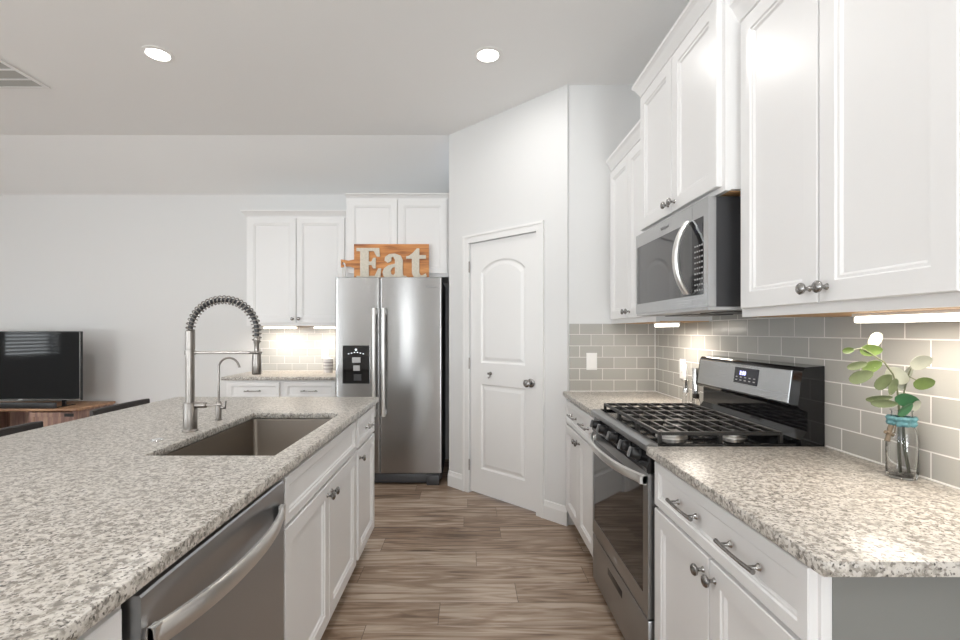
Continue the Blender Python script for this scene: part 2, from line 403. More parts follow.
for k, (F, o, bl) in enumerate(((east(XL), WIN_L[1], True), (east(XL), WIN_L[0], False), (FFRONT, WIN_F_ADDED[0], False), (FFRONT, WIN_F_ADDED[1], False), (FFRONT, WIN_F_ADDED[2], False))):
    window('window_%d' % (k + 1), F, o[0], o[1], o[2], o[3], bl)  # first one is known; the others are added openings for fill light

def baseboard(name, F, u0, u1):
    m = MB(); pr = [(0, 0), (0.016, 0), (0.016, 0.09), (0.011, 0.104), (0.008, 0.125), (0, 0.13)]
    m.rings([[F(u, z, d) for d, z in pr] for u in (u0, u1)]); struct(m.build(name, 'trim_paint', smooth=False))
baseboard('baseboard_pantry_near', P45, 0.985, PLEN + 0.004); baseboard('baseboard_pantry_far', P45, 0, 0.183)
baseboard('baseboard_back', south(YB), XL, -2.2)
# pantry door: casing, leaf, hardware
cs = MB(); CW = 0.062
for (u0, u1, z0, z1) in ((DL - CW, DL + 0.004, 0, DT + CW), (DR - 0.004, DR + CW, 0, DT + CW), (DL + 0.004, DR - 0.004, DT - 0.004, DT + CW)):
    cs.fbox(P45, u0, u1, z0, z1, -0.0, 0.014)
cs.fbox(P45, DL - CW, DL - CW + 0.018, 0, DT + CW, 0.014, 0.02).fbox(P45, DR + CW - 0.018, DR + CW, 0, DT + CW, 0.014, 0.02).fbox(P45, DL - CW + 0.018, DR + CW - 0.018, DT + CW - 0.018, DT + CW, 0.014, 0.02)
struct(cs.build('trim_1', 'trim_paint', smooth=False))
def pantry_door():
    m = MB(); bm = m.bm; u0, u1, z0, z1, df, db = DL + 0.004, DR - 0.004, 0.014, DT - 0.006, -0.012, -0.047
    cxm = (u0 + u1) / 2; pw = 0.225
    lower = [(cxm - pw, 0.215), (cxm + pw, 0.215), (cxm + pw, 0.90), (cxm - pw, 0.90)]
    upper = [(cxm - pw, 1.07), (cxm + pw, 1.07), (cxm + pw, 1.80)]
    for k in range(1, 16):
        t = k / 16; a = math.pi * t
        upper.append((cxm + pw * math.cos(a) if False else cxm + pw * (1 - 2 * t), 1.80 + 0.085 * (1 - (1 - 2 * t) ** 2) ** 0.8))
    upper.append((cxm - pw, 1.80))
    out = [(u0, z0), (u1, z0), (u1, z1), (u0, z1)]
    fv = [[bm.verts.new(P45(u, z, df)) for u, z in lp] for lp in (out, lower, upper)]
    es = [bm.edges.new((l[i], l[(i + 1) % len(l)])) for l in fv for i in range(len(l))]
    bmesh.ops.triangle_fill(bm, use_beauty=True, edges=es)
    bv = [bm.verts.new(P45(u, z, db)) for u, z in out]
    for i in range(4): bm.faces.new((fv[0][i], fv[0][(i + 1) % 4], bv[(i + 1) % 4], bv[i]))
    bm.faces.new(bv)
    for lp, vs in ((lower, fv[1]), (upper, fv[2])):
        cz = (min(z for _, z in lp) + max(z for _, z in lp)) / 2; hw = pw; hh = max(z for _, z in lp) - cz
        prev = vs
        for ins, d in ((0.012, df - 0.011), (0.022, df - 0.011), (0.045, df - 0.003)):
            cur = [bm.verts.new(P45(cxm + (u - cxm) * (1 - ins / hw), cz + (z - cz) * (1 - ins / hh), d)) for u, z in lp]
            for i in range(len(cur)):
                j = (i + 1) % len(cur); bm.faces.new((prev[i], prev[j], cur[j], cur[i]))
            prev = cur
        bm.faces.new(prev)
    d = struct(m.build('door_1', 'trim_paint', smooth=False))
    k = MB(); k.lathe(P45(u1 - 0.062, 0.945, df), n45, [(0.032, 0), (0.032, 0.006), (0.024, 0.010), (0.012, 0.013), (0.011, 0.030), (0.020, 0.038), (0.028, 0.050), (0.028, 0.060), (0.018, 0.068), (0, 0.069)], 24)
    k.build('door_knob', 'dark_nickel', d, label='round satin nickel door knob')
    h = MB(); h.lathe(P45(u0 + 0.225, 0.99, df), n45, [(0.014, 0), (0.014, 0.004), (0.006, 0.006), (0.006, 0.022), (0.010, 0.025), (0.010, 0.030), (0, 0.031)], 14)
    h.tube([P45(u0 + 0.225, 0.982, df + 0.006), P45(u0 + 0.225, 0.962, df + 0.010), P45(u0 + 0.225, 0.955, df + 0.024), P45(u0 + 0.225, 0.965, df + 0.032)], 0.004, 8)
    h.build('coat_hook', 'nickel', d)
    for z in (0.23, 1.06, 1.85):
        g = MB(); g.lathe(P45(DL + 0.0045, z - 0.045, 0.004), (0, 0, 1), [(0.006, 0), (0.006, 0.09)], 10); g.build('hinge', 'nickel', d)
pantry_door()

# backsplash tiles
tag(MB().box(1.2755, XR - 0.0006, 0.845, YS - 0.012, 0.9145, 1.3725).box(1.2755, XR - 0.0006, 1.67, 2.476, 1.3725, 1.42).build('backsplash', 'tile_along_depth', smooth=False), 'grey glass subway tile backsplash running behind the gas range', 'backsplash')
tag(MB().box(PR.x + 0.015, 1.2745, YS - 0.012, YS - 0.0006, 0.9145, 1.374).build('backsplash', 'tile_along_width', smooth=False), 'narrow grey subway tile backsplash with light switch beside pantry corner', 'backsplash')
tag(MB().box(-2.17, -1.05, YB - 0.012, YB - 0.0006, 0.9145, 1.3725).build('backsplash', 'tile_along_width', smooth=False), 'warmly lit tile backsplash on the back wall beside the refrigerator', 'backsplash')

bk = [o for o in COL.objects if o.get('category') == 'backsplash']
def bead(parent, *boxes):
    for b in boxes: MB().box(*b).build('caulk_bead', 'white_plastic', parent, smooth=False)
bead(bk[0], (1.2715, 1.2754, 0.847, 1.684, 0.9142, 0.9185), (1.2715, 1.2754, 2.456, YS - 0.0125, 0.9142, 0.9185))
bead(bk[1], (PR.x + 0.016, 1.271, YS - 0.0158, YS - 0.0121, 0.9142, 0.9185), (1.2712, 1.2753, YS - 0.0158, YS - 0.0121, 0.9142, 1.370))
bead(bk[2], (-2.165, -1.16, YB - 0.0158, YB - 0.0121, 0.9142, 0.9185))

# ------------------------------------------------------------------ cabinet pieces
DOORP = [(0, 0), (0, 0.017), (0.0025, 0.0195), (0.054, 0.0195), (0.058, 0.015), (0.065, 0.0145), (0.071, 0.0085), (0.074, 0.0085)]
DRAWP = [(0, 0), (0, 0.017), (0.0025, 0.0195), (0.030, 0.0195), (0.033, 0.015), (0.038, 0.0145), (0.043, 0.0095), (0.045, 0.0095)]
def cab_door(F, u0, u1, z0, z1, parent, knob=None, name='door', mat='cabinet_paint'):
    d = MB().panel(F, u0, u1, z0, z1, DOORP).build(name, mat, parent, angle=20)
    if knob:
        ax = F(0, 0, 1) - F(0, 0, 0)
        MB().lathe(F(knob[0], knob[1], 0.0195), ax, [(0.009, 0), (0.0075, 0.003), (0.0052, 0.006), (0.0052, 0.014), (0.010, 0.018), (0.0155, 0.022), (0.0165, 0.027), (0.0135, 0.031), (0.006, 0.0335), (0, 0.034)], 20).build('knob', 'dark_nickel', d)
    return d
def pull_on(F, uc, z, L, d):
    m = MB(); ax = F(0, 0, 1) - F(0, 0, 0)
    for s in (-1, 1): m.lathe(F(uc + s * (L / 2 - 0.022), z, 0.0195), ax, [(0.0095, 0), (0.008, 0.003), (0.005, 0.008), (0.005, 0.028)], 12)
    m.tube([F(uc + L * (k / 8 - 0.5), z, 0.0195 + 0.030 - 0.004 * abs(k / 4 - 1) ** 2) for k in range(9)], [0.0062, 0.0056, 0.005, 0.0047, 0.0047, 0.0047, 0.005, 0.0056, 0.0062], 10)
    m.build('pull', 'dark_nickel', d)
def cab_drawer(F, u0, u1, z0, z1, parent, pulls=(), L=0.16, name='drawer'):
    d = MB().panel(F, u0, u1, z0, z1, DRAWP).build(name, 'cabinet_paint', parent, angle=20)
    for p in pulls: pull_on(F, p, (z0 + z1) / 2, L, d)
    return d
def carcass(F, u0, u1, z0, z1, depth, parent, name='carcass', mat='cabinet_paint', top=False):
    """hollow box behind a face plane at d=0"""
    t = 0.018; m = MB()
    m.fbox(F, u0, u0 + t, z0, z1, -depth, 0).fbox(F, u1 - t, u1, z0, z1, -depth, 0)
    m.fbox(F, u0 + t, u1 - t, z0, z0 + t, -depth, 0).fbox(F, u0 + t, u1 - t, z0 + t, z1, -depth, -depth + 0.006)
    m.fbox(F, u0 + t, u1 - t, z0 + t, z1, -0.019, 0)
    if top: m.fbox(F, u0 + t, u1 - t, z1 - t, z1, -depth + 0.006, -0.019)
    return m.build(name, mat, parent, smooth=False)
CT = 0.914; CB = 0.884
def base_cab(F, u0, u1, depth, label, loc, drawer, doors, toe=True, stile=0.022):
    t = thing('base_cabinet', label, 'cabinet', loc)
    carcass(F, u0, u1, 0.105, CB, depth, t)
    m = MB().fbox(F, u0, u1, 0, 0.105, -depth, -0.075); m.build('toe_kick', 'toe_dark', t, smooth=False)
    if drawer: cab_drawer(F, u0 + stile, u1 - stile, 0.712, 0.864, t, *drawer)
    a, b = u0 + stile, u1 - stile; n = len(doors); wd = (b - a - 0.006 * (n - 1)) / n
    for k, kn in enumerate(doors):
        p = a + k * (wd + 0.006)
        ku = None if kn is None else (p + 0.028 if kn < 0 else p + wd - 0.028)
        cab_door(F, p, p + wd, 0.125, 0.700, t, None if ku is None else (ku, 0.655))
    return t

# right run
FR = west(0.68)
NB = base_cab(west(0.68), 0.913, 1.688, 0.592, 'white base cabinet with wide two-pull drawer, nearest the viewer beside the range', (0.98, 1.29, 0), ((1.135, 1.43),), (1, -1), stile=0.008)
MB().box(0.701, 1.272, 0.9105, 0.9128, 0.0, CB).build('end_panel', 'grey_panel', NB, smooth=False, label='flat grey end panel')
FB = base_cab(FR, 2.462, 3.225, 0.59, 'white base cabinet with two-pull drawer between range and pantry wall', (0.98, 2.84, 0), ((2.66, 2.95),), (1, -1))
# island run
FI = east(-0.592)
base_cab(FI, 1.466, 2.452, 0.60, 'white island sink base cabinet with long false drawer front, beside the dishwasher', (-0.89, 1.96, 0), ((),), (1, -1))
base_cab(FI, 2.456, 2.925, 0.60, 'narrow white island cabinet with one drawer and one door, at end facing refrigerator', (-0.89, 2.69, 0), ((2.69,), 0.12), (-1,))
base_cab(FI, 0.28, 0.808, 0.60, 'white island cabinet on the viewer side of the dishwasher, mostly cut off', (-0.89, 0.55, 0), ((0.55,), 0.14), (1,))
kp = thing('island_back_panel', 'white panelled back of the island under the counter overhang by the stools', 'panel', (-1.3, 1.6, 0))
MB().box(-1.45, -1.196, 0.28, 2.925, 0.0, CB).build('panel_board', 'cabinet_paint', kp, smooth=False)
MB().box(-1.462, -1.4502, 0.28, 2.925, 0.0, 0.11).build('base_rail', 'trim_paint', kp, smooth=False)
# back wall run
FBK = south(4.265)
BB = base_cab(FBK, -2.175, -1.16, 0.62, 'white base cabinet with two drawers against the back wall beside the refrigerator', (-1.67, 4.57, 0), None, (1, -1))
cab_drawer(FBK, -2.150, -1.690, 0.712, 0.864, BB, (-1.92,), 0.15); cab_drawer(FBK, -1.645, -1.185, 0.712, 0.864, BB, (-1.415,), 0.15)

def counter(name, label, x0, x1, y0, y1, hole=None, round_edges=None):
    xs = [x0] + ([hole[0], hole[1]] if hole else []) + [x1]; ys = [y0] + ([hole[2], hole[3]] if hole else []) + [y1]
    bm = bmesh.new(); g = [[bm.verts.new((x, y, CT)) for y in ys] for x in xs]
    for i in range(len(xs) - 1):
        for j in range(len(ys) - 1):
            if hole and i == 1 and j == 1: continue
            bm.faces.new((g[i][j], g[i + 1][j], g[i + 1][j + 1], g[i][j + 1]))
    r = bmesh.ops.extrude_face_region(bm, geom=bm.faces[:])
    bmesh.ops.translate(bm, verts=[v for v in r['geom'] if isinstance(v, bmesh.types.BMVert)], vec=(0, 0, CB - CT))
    bmesh.ops.recalc_face_normals(bm, faces=bm.faces)
    es = [e for e in bm.edges if abs(e.verts[0].co.z - e.verts[1].co.z) < 1e-6 and any(abs(f.normal.z) < 0.1 for f in e.link_faces)]
    ve = [e for e in bm.edges if abs(e.verts[0].co.z - e.verts[1].co.z) > 1e-3 and sum(1 for f in e.link_faces if abs(f.normal.z) < 0.1) == 2 and abs(e.link_faces[0].normal.dot(e.link_faces[1].normal)) < 0.5]
    bmesh.ops.bevel(bm, geom=es + ve, offset=0.004, segments=2, profile=0.5, affect='EDGES')
    m = MB(); m.bm.free(); m.bm = bm
    return tag(m.build(name, 'granite', None, angle=40), label, 'countertop')
counter('countertop', 'long speckled granite island countertop with a sink cut-out', -1.82, -0.557, 0.22, 2.963, (-1.075, -0.64, 1.567, 2.378))
counter('countertop', 'speckled granite countertop under the glass vase, nearest the range', 0.634, 1.274, 0.846, 1.690)
counter('countertop', 'short granite countertop holding two spice mills between range and pantry', 0.645, 1.274, 2.460, 3.227)
counter('countertop', 'granite countertop on the back wall left of the refrigerator', -2.21, -1.155, 4.235, 4.887)

# ------------------------------------------------------------------ wall cabinets
def crown(F, u0, u1, z, parent, h=0.070, out=0.042, depth=0.3, ret0=True, ret1=True, dep=None):
    m = MB(); pr = [(0.0, 0), (0.008, 0), (0.012, 0.14 * h), (0.018, 0.2 * h + 0.006), (0.030, 0.6 * h), (out - 0.002, 0.76 * h), (out, 0.78 * h), (out, h), (0.0, h)]
    loops = []
    if ret0: loops.append([F(u0 - d, z + k, -depth) for d, k in pr])
    loops.append([F(u0 - (d if ret0 else 0), z + k, d) for d, k in pr])
    loops.append([F(u1 + (d if ret1 else 0), z + k, d) for d, k in pr])
    if ret1: loops.append([F(u1 + d, z + k, -depth) for d, k in pr])
    m.rings(loops); m.build('crown_molding', 'cabinet_paint', parent, smooth=False)
def wall_cab(F, u0, u1, z0, z1, depth, label, loc, doors, dz0=0.028, dz1=0.02, stile=0.022, cr=(True, True), bottom=True, ch=0.07):
    t = thing('wall_cabinet', label, 'cabinet', loc)
    carcass(F, u0, u1, z0 + 0.004, z1, depth, t, top=True)
    if bottom: MB().fbox(F, u0 + 0.02, u1 - 0.02, z0 - 0.0006, z0 + 0.0039, -depth + 0.01, -0.022).build('bottom_panel', 'underside_wood', t, smooth=False, label='bare wood underside')
    MB().fbox(F, u0, u1, z0, z0 + 0.004, -0.02, 0.0).build('bottom_rail', 'cabinet_paint', t, smooth=False)
    a, b = u0 + stile, u1 - stile; n = len(doors); wd = (b - a - 0.006 * (n - 1)) / n
    for k, kn in enumerate(doors):
        p = a + k * (wd + 0.006); ku = p + 0.028 if kn < 0 else p + wd - 0.028
        cab_door(F, p, p + wd, z0 + dz0, z1 - dz1, t, (ku, z0 + dz0 + 0.04))
    crown(F, u0, u1, z1, t, h=ch, depth=depth - 0.005, ret0=cr[0], ret1=cr[1])
    return t
FU = west(0.965)
wall_cab(FU, 0.893, 1.668, 1.374, 2.415, 0.315, 'tall white wall cabinet with two doors above the vase', (1.12, 1.28, 1.374), (1, -1))
wall_cab(west(0.983), 2.478, 3.235, 1.374, 2.415, 0.297, 'white two-door wall cabinet in the corner above the spice mills', (1.12, 2.86, 1.374), (1, -1), cr=(False, False))
wall_cab(west(0.908), 1.674, 2.468, 1.822, 2.545, 0.37, 'white two-door wall cabinet directly above the microwave', (1.1, 2.08, 1.822), (1, -1), dz0=0.02)
wall_cab(south(4.57), -2.135, -1.165, 1.374, 2.43, 0.325, 'white two-door wall cabinet on the back wall above the lit backsplash', (-1.65, 4.73, 1.374), (1, -1), cr=(True, False), ch=0.052)
wall_cab(south(4.30), -1.105, -0.168, 1.815, 2.53, 0.595, 'white two-door wall cabinet above the refrigerator behind the wooden sign', (-0.63, 4.6, 1.815), (1, -1), cr=(False, False), bottom=False, ch=0.034)

# under-cabinet lights (fixture + its own lamp)
def bar_light(x0, x1, y0, y1, z1, label, power):
    t = thing('light_bar', label, 'light', ((x0 + x1) / 2, (y0 + y1) / 2, z1), 'under-cabinet light bars')
    MB().box(x0, x1, y0, y1, z1 - 0.008, z1, 0.001).build('housing', 'white_plastic', t)
    MB().box(x0 + 0.003, x1 - 0.003, y0 + 0.003, y1 - 0.003, z1 - 0.026, z1 - 0.0082, 0.004).build('diffuser', 'bar_lens', t)
    area('light_bar_lamp', ((x0 + x1) / 2, (y0 + y1) / 2, z1 - 0.029), (0, 0, 0), x1 - x0, y1 - y0, power, (1.0, 0.91, 0.80))
bar_light(1.08, 1.12, 0.935, 1.335, 1.3733, 'long glowing light bar under the cabinet above the vase', 2.6)
bar_light(1.08, 1.12, 2.50, 2.76, 1.3733, 'glowing light bar under the corner cabinet beyond the microwave', 2.3)
bar_light(-2.03, -1.70, 4.69, 4.73, 1.3733, 'glowing light bar under back wall cabinet, nearer its open side', 2.1)
bar_light(-1.53, -1.20, 4.69, 4.73, 1.3733, 'glowing light bar under back wall cabinet, nearer the refrigerator', 2.1)

# ------------------------------------------------------------------ refrigerator
def fridge():
    x0, x1, xs, yf, top = -1.140, -0.226, -0.757, 4.065, 1.788
    t = thing('refrigerator', 'stainless steel side-by-side refrigerator with black water dispenser', 'refrigerator', ((x0 + x1) / 2, 4.45, 0))
    F = south(yf)
    MB().box(x0 + 0.004, x1 - 0.004, yf + 0.075, 4.86, 0.03, 1.772, 0.006).build('cabinet_body', 'dark_grey_metal', t)
    MB().box(x0 + 0.02, x1 - 0.02, yf + 0.03, yf + 0.075, 0.015, 0.092, 0.004).build('base_grille', 'dark_grey_metal', t)
    for a, b in ((x0 + 0.02, x0 + 0.12), (x1 - 0.13, x1 - 0.02)):
        MB().box(a, b, yf + 0.004, yf + 0.029, 0.0, 0.085, 0.004).build('foot', 'dark_grey_metal', t)
    def door(a, b, name):
        m = MB(); n = 18; loops = []
        for zz, ins in ((0.10, 0.004), (0.104, 0.0), (top - 0.004, 0.0), (top, 0.004)):
            lp = []
            for s in [0, 0.004, 0.009, 0.016, 0.025] + [k / n for k in range(1, n)] + [0.975, 0.984, 0.991, 0.996, 1]:
                u = a + ins + (b - a - 2 * ins) * s
                crv = 0.0015 * (1 - (2 * s - 1) ** 2); ed = min(s, 1 - s) * (b - a)
                rnd = 0.005 * (1 - min(1, ed / 0.009)) ** 2
                lp.append(Vector((u, yf + 0.010 - crv + rnd + ins, zz)))
            lp += [Vector((b - ins, yf + 0.066, zz)), Vector((a + ins, yf + 0.066, zz))]
            loops.append(lp)
        m.rings(loops); return m.build(name, 'steel_fridge', t, angle=30)
    dl = door(x0, xs - 0.003, 'freezer_door'); dr = door(xs + 0.003, x1, 'refrigerator_door')
    for d, u, lab in ((dl, xs - 0.040, None), (dr, xs + 0.042, None)):
        m = MB(); n = 14
        pts = [F(u, 0.60 + (1.52 - 0.60) * k / n, 0.045 + 0.012 * (1 - (2 * k / n - 1) ** 2)) for k in range(n + 1)]
        m.tube(pts, 0.016, 12, flat=(1.0, 1.0))
        for z in (0.63, 1.49): m.fbox(F, u - 0.011, u + 0.011, z - 0.02, z + 0.02, -0.004, 0.042)
        m.build('door_handle', 'handle_steel', d)
    # dispenser
    a, b, z0, z1 = -1.072, -0.845, 0.875, 1.200
    p = MB(); p.fbox(F, a, b, 1.075, z1, -0.005, 0.012).fbox(F, a, a + 0.018, z0 + 0.018, 1.075, -0.005, 0.012).fbox(F, b - 0.018, b, z0 + 0.018, 1.075, -0.005, 0.012).fbox(F, a, b, z0, z0 + 0.018, -0.005, 0.012)
    p.fbox(F, a + 0.018, b - 0.018, z0 + 0.018, 1.075, -0.004, 0.0035)
    dp = p.build('dispenser', 'black_gloss', dl, smooth=False, label='black water and ice dispenser')
    cx = (a + b) / 2
    q = MB(); q.fbox(F, cx - 0.03, cx + 0.04, 1.055, 1.10, 0.0121, 0.022); q.build('ice_chute', 'label_grey', dp, smooth=False)
    q = MB(); q.fbox(F, cx - 0.022, cx + 0.032, 0.985, 1.03, 0.0036, 0.014); q.build('paddle', 'label_grey', dp, smooth=False)
    q = MB(); q.fbox(F, cx - 0.02, cx + 0.045, 0.90, 0.955, 0.0036, 0.010); q.build('drip_tray', 'dark_grey_metal', dp, smooth=False)
    for k in range(6):
        q = MB(); u = cx - 0.062 + 0.025 * k; zc = 1.145 - 0.006 * abs(k - 2.5); q.fbox(F, u - 0.006, u + 0.006, zc - 0.004, zc + 0.004, 0.0121, 0.0126); q.build('button', 'panel_icons', dp, smooth=False)
    q = MB(); q.lathe(F(cx, 1.165, 0.0121), (0, -1, 0), [(0.010, 0), (0.010, 0.0006)], 12); q.build('dial', 'panel_icons', dp)
    text_part('Whirlpool', 0.022, F, -0.315, 1.705, -0.0015, 'lettering', 'logo_grey', dr)
fridge()

# Eat sign
FS = south(4.262)
sg = thing('cutting_board_sign', 'orange-brown wooden cutting board sign reading Eat in cream letters', 'sign', (-0.72, 4.24, 1.7725))
def board():
    zb, zt, x0, x1 = 1.7725, 2.103, -1.020, -0.350
    o = [(x0, zb), (x1, zb), (x1, zt), (x0, zt), (x0, 1.965), (x0 - 0.05, 1.955), (x0 - 0.085, 1.962), (x0 - 0.118, 1.966), (x0 - 0.118, 1.895), (x0 - 0.085, 1.900), (x0 - 0.05, 1.905), (x0, 1.890)]
    hole = [(x0 - 0.098 + 0.011 * math.cos(a), 1.93 + 0.011 * math.sin(a)) for a in (2 * math.pi * k / 10 for k in range(10))]
    MB().prism(FS, o, [hole], 0, 0.02).build('board', 'board_wood', sg, smooth=False)
    E = [(0, 0), (.95, 0), (1, .34), (.88, .34), (.74, .1), (.5, .1), (.5, .45), (.61, .45), (.67, .34), (.78, .34), (.78, .68), (.67, .68), (.61, .56), (.5, .56), (.5, .9), (.70, .9), (.82, .72), (.95, .72), (.92, 1), (0, 1), (0, .9), (.15, .9), (.15, .1), (0, .1)]
    A = [(.08, .72), (.10, .86), (.28, .98), (.52, 1), (.76, .92), (.85, .74), (.85, .2), (.89, .12), (1, .12), (1, 0), (.7, 0), (.57, .1), (.44, 0), (.2, 0), (.04, .1), (0, .26), (.06, .42), (.25, .54), (.52, .6), (.52, .76), (.45, .87), (.37, .86), (.36, .7), (.22, .63)]
    AH = [(.52, .48), (.41, .44), (.34, .32), (.36, .19), (.45, .15), (.52, .22)]
    T = [(0, .74), (.14, .76), (.30, .84), (.52, 1), (.64, 1), (.64, .78), (.96, .78), (.96, .66), (.64, .66), (.64, .2), (.70, .12), (.80, .12), (.95, .18), (1, .09), (.82, 0), (.55, 0), (.38, .05), (.28, .18), (.28, .66), (0, .66)]
    for nm, pts, holes, u0, u1, zt2 in (('letter', E, [], -0.995, -0.775, 2.066), ('letter', A, [AH], -0.762, -0.550, 2.016), ('letter', T, [], -0.552, -0.368, 2.062)):
        z0 = 1.790; mp = lambda l: [(u0 + (u1 - u0) * a, z0 + (zt2 - z0) * b) for a, b in l]
        MB().prism(FS, mp(pts), [mp(h) for h in holes], 0.0202, 0.036).build(nm, 'letter_cream', sg, smooth=False)
    hx = x0 - 0.098
    loop = [FS(hx + 0.017 * math.sin(a) + 0.004, 1.87 - 0.068 * math.cos(a), 0.010 + 0.016 * math.sin(a)) for a in (2 * math.pi * k / 20 for k in range(20))]
    MB().tube(loop, 0.006, 8, closed=True).build('strap', 'strap_white', sg)
board()

# ------------------------------------------------------------------ gas range
def gas_range():
    y0, y1 = 1.6965, 2.4535; xf = 0.645; F = west(xf); W = y1 - y0
    t = thing('gas_range', 'stainless steel gas range with black cooktop between the two granite counters', 'stove', (0.95, 2.075, 0))
    MB().box(0.68, 1.262, y0, y1, 0.03, 0.905).build('oven_body', 'black_plastic', t, smooth=False)
    for yy in (y0 + 0.05, y1 - 0.05):
        MB().lathe((0.74, yy, 0), (0, 0, 1), [(0.02, 0), (0.02, 0.03)], 12).build('foot', 'black_plastic', t)
    # drawer
    dw = MB(); dw.box(xf, 0.679, y0 + 0.004, y1 - 0.004, 0.055, 0.283, 0.004); d = dw.build('storage_drawer', 'steel_range', t)
    MB().box(xf - 0.0015, xf + 0.001, 1.985, 2.185, 0.205, 0.235, 0.0007).build('grip_recess', 'black_plastic', d, label='dark recessed grip')
    # door
    m = MB(); za, zb = 0.292, 0.812; wy0, wy1, wz0, wz1 = y0 + 0.050, y1 - 0.030, 0.362, 0.772
    m.fbox(F, y0 + 0.002, wy0, za, zb, -0.032, 0).fbox(F, wy1, y1 - 0.002, za, zb, -0.032, 0).fbox(F, wy0, wy1, za, wz0, -0.032, 0).fbox(F, wy0, wy1, wz1, zb, -0.032, 0)
    dr = m.build('oven_door', 'steel_range', t, smooth=False)
    MB().fbox(F, wy0, wy1, wz0, wz1, -0.03, -0.001).build('oven_window', 'oven_glass', dr, smooth=False)
    MB().fbox(F, (y0 + y1) / 2 - 0.022, (y0 + y1) / 2 + 0.022, 0.316, 0.330, 0, 0.0008).build('badge', 'label_grey', dr, smooth=False)
    n = 20; h = MB(); loops = []
    for k in range(n + 1):
        s = k / n; yy = y0 + 0.016 + (W - 0.032) * s; o = 0.0005 + 0.060 * (1 - abs(2 * s - 1) ** 2.4)
        zc = 0.786
        loops.append([F(yy, zc + a, o + b) for a, b in ((-0.017, 0.0), (-0.019, 0.006), (-0.014, 0.012), (0.0, 0.0145), (0.014, 0.012), (0.019, 0.006), (0.017, 0.0), (0.0, -0.003))])
    h.rings(loops)
    for yy in (y0 + 0.030, y1 - 0.030): h.fbox(F, yy - 0.014, yy + 0.014, 0.772, 0.80, -0.001, 0.024)
    h.build('door_handle', 'handle_steel', dr)
    # control panel with knobs
    pr = [(0.004, 0.816), (0.004, 0.83), (-0.012, 0.886), (-0.04, 0.890), (-0.04, 0.816)]
    MB().rings([[F(yy, z, dd) for dd, z in pr] for yy in (y0 + 0.001, y1 - 0.001)]).build('control_panel', 'black_gloss', t, smooth=False)
    ax = Vector((-0.056, 0, 0.016)).normalized()
    for yy in (1.80, 1.915, 2.075, 2.235, 2.35):
        k = MB(); o = F(yy, 0.857, -0.004)
        k.lathe(o, ax, [(0.025, 0), (0.025, 0.005), (0.0215, 0.008), (0.0195, 0.030), (0.017, 0.033), (0, 0.034)], 20)
        kb = k.build('control_knob', 'black_plastic', t)
        u = Vector((0, 1, 0)); vv = ax.cross(u)
        g = MB(); loops = []
        for q, hgt in ((1.0, 0.0345), (1.0, 0.040), (0.8, 0.043)):
            loops.append([o + ax * hgt + u * a * 0.005 * q + vv * b * 0.019 * q for a, b in ((-1, -1), (1, -1), (1, 1), (-1, 1))])
        g.rings(loops).build('knob_grip', 'grip_grey', kb, smooth=False, label='grey knob grip')
    # cooktop
    rim = MB(); rim.rings([[Vector((x, yy, z)) for x, z in ((0.640, 0.892), (0.636, 0.902), (0.638, 0.915), (0.648, 0.922), (0.680, 0.922), (0.680, 0.892))] for yy in (y0, y1)])
    rim.build('cooktop_front_rim', 'steel_range', t)
    m = MB(); m.box(0.6802, 1.262, y0, y1, 0.9055, 0.912)
    m.box(0.6802, 1.175, y0, y0 + 0.012, 0.912, 0.921).box(0.6802, 1.175, y1 - 0.012, y1, 0.912, 0.921)
    m.build('cooktop', 'black_gloss', t, smooth=False)
    burners = ((0.795, y0 + 0.155, 0.048), (1.035, y0 + 0.155, 0.038), (0.795, y1 - 0.155, 0.043), (1.035, y1 - 0.155, 0.035), (0.915, (y0 + y1) / 2, 0.045))
    for bx, by, br in burners:
        b = MB(); b.lathe((bx, by, 0.912), (0, 0, 1), [(br + 0.012, 0), (br + 0.010, 0.006), (br, 0.008), (br - 0.002, 0.016)], 26); bo = b.build('burner', 'burner_aluminium', t)
        MB().lathe((bx, by, 0.9282), (0, 0, 1), [(br, 0), (br + 0.002, 0.003), (br - 0.002, 0.009), (0, 0.010)], 26).build('burner_cap', 'cast_iron', bo)
    # grates: three continuous sections
    gx0, gx1 = 0.694, 1.148; gw = 0.232; zt = 0.957; zb = 0.944
    for k in range(3):
        a = 1.7255 + k * (gw + 0.002); b = a + gw; g = MB(); w = 0.012
        g.box(gx0, gx0 + w, a, b, zb, zt, 0.002, 1).box(gx1 - w, gx1, a, b, zb, zt, 0.002, 1)
        g.box(gx0 + w, gx1 - w, a, a + w, zb, zt, 0.002, 1).box(gx0 + w, gx1 - w, b - w, b, zb, zt, 0.002, 1)
        for j in range(1, 8):
            x = gx0 + (gx1 - gx0) * j / 8; g.box(x - 0.004, x + 0.004, a + w, b - w, zb + 0.002, zt, 0.0015, 1)
        ym = (a + b) / 2; g.box(gx0 + w, gx1 - w, ym - 0.004, ym + 0.004, zb, zt - 0.001, 0.0015, 1)
        for x in (gx0 + 0.006, (gx0 + gx1) / 2, gx1 - 0.006):
            for yy in (a + 0.006, b - 0.006): g.box(x - 0.006, x + 0.006, yy - 0.0058, yy + 0.0058, 0.912, zb + 0.001)
        g.build('grate', 'cast_iron', t)
    # backguard
    pr = [(1.192, 0.912), (1.188, 0.935), (1.212, 0.965), (1.212, 1.035), (1.184, 1.046), (1.178, 1.056), (1.194, 1.178), (1.204, 1.195), (1.2735, 1.200), (1.2735, 0.912)]
    MB().rings([[Vector((x, yy, z)) for x, z in pr] for yy in (y0 - 0.004, y1 - 0.012)]).build('backguard', 'black_gloss', t, smooth=True, angle=30)
    nx, nz = -0.9915, 0.130
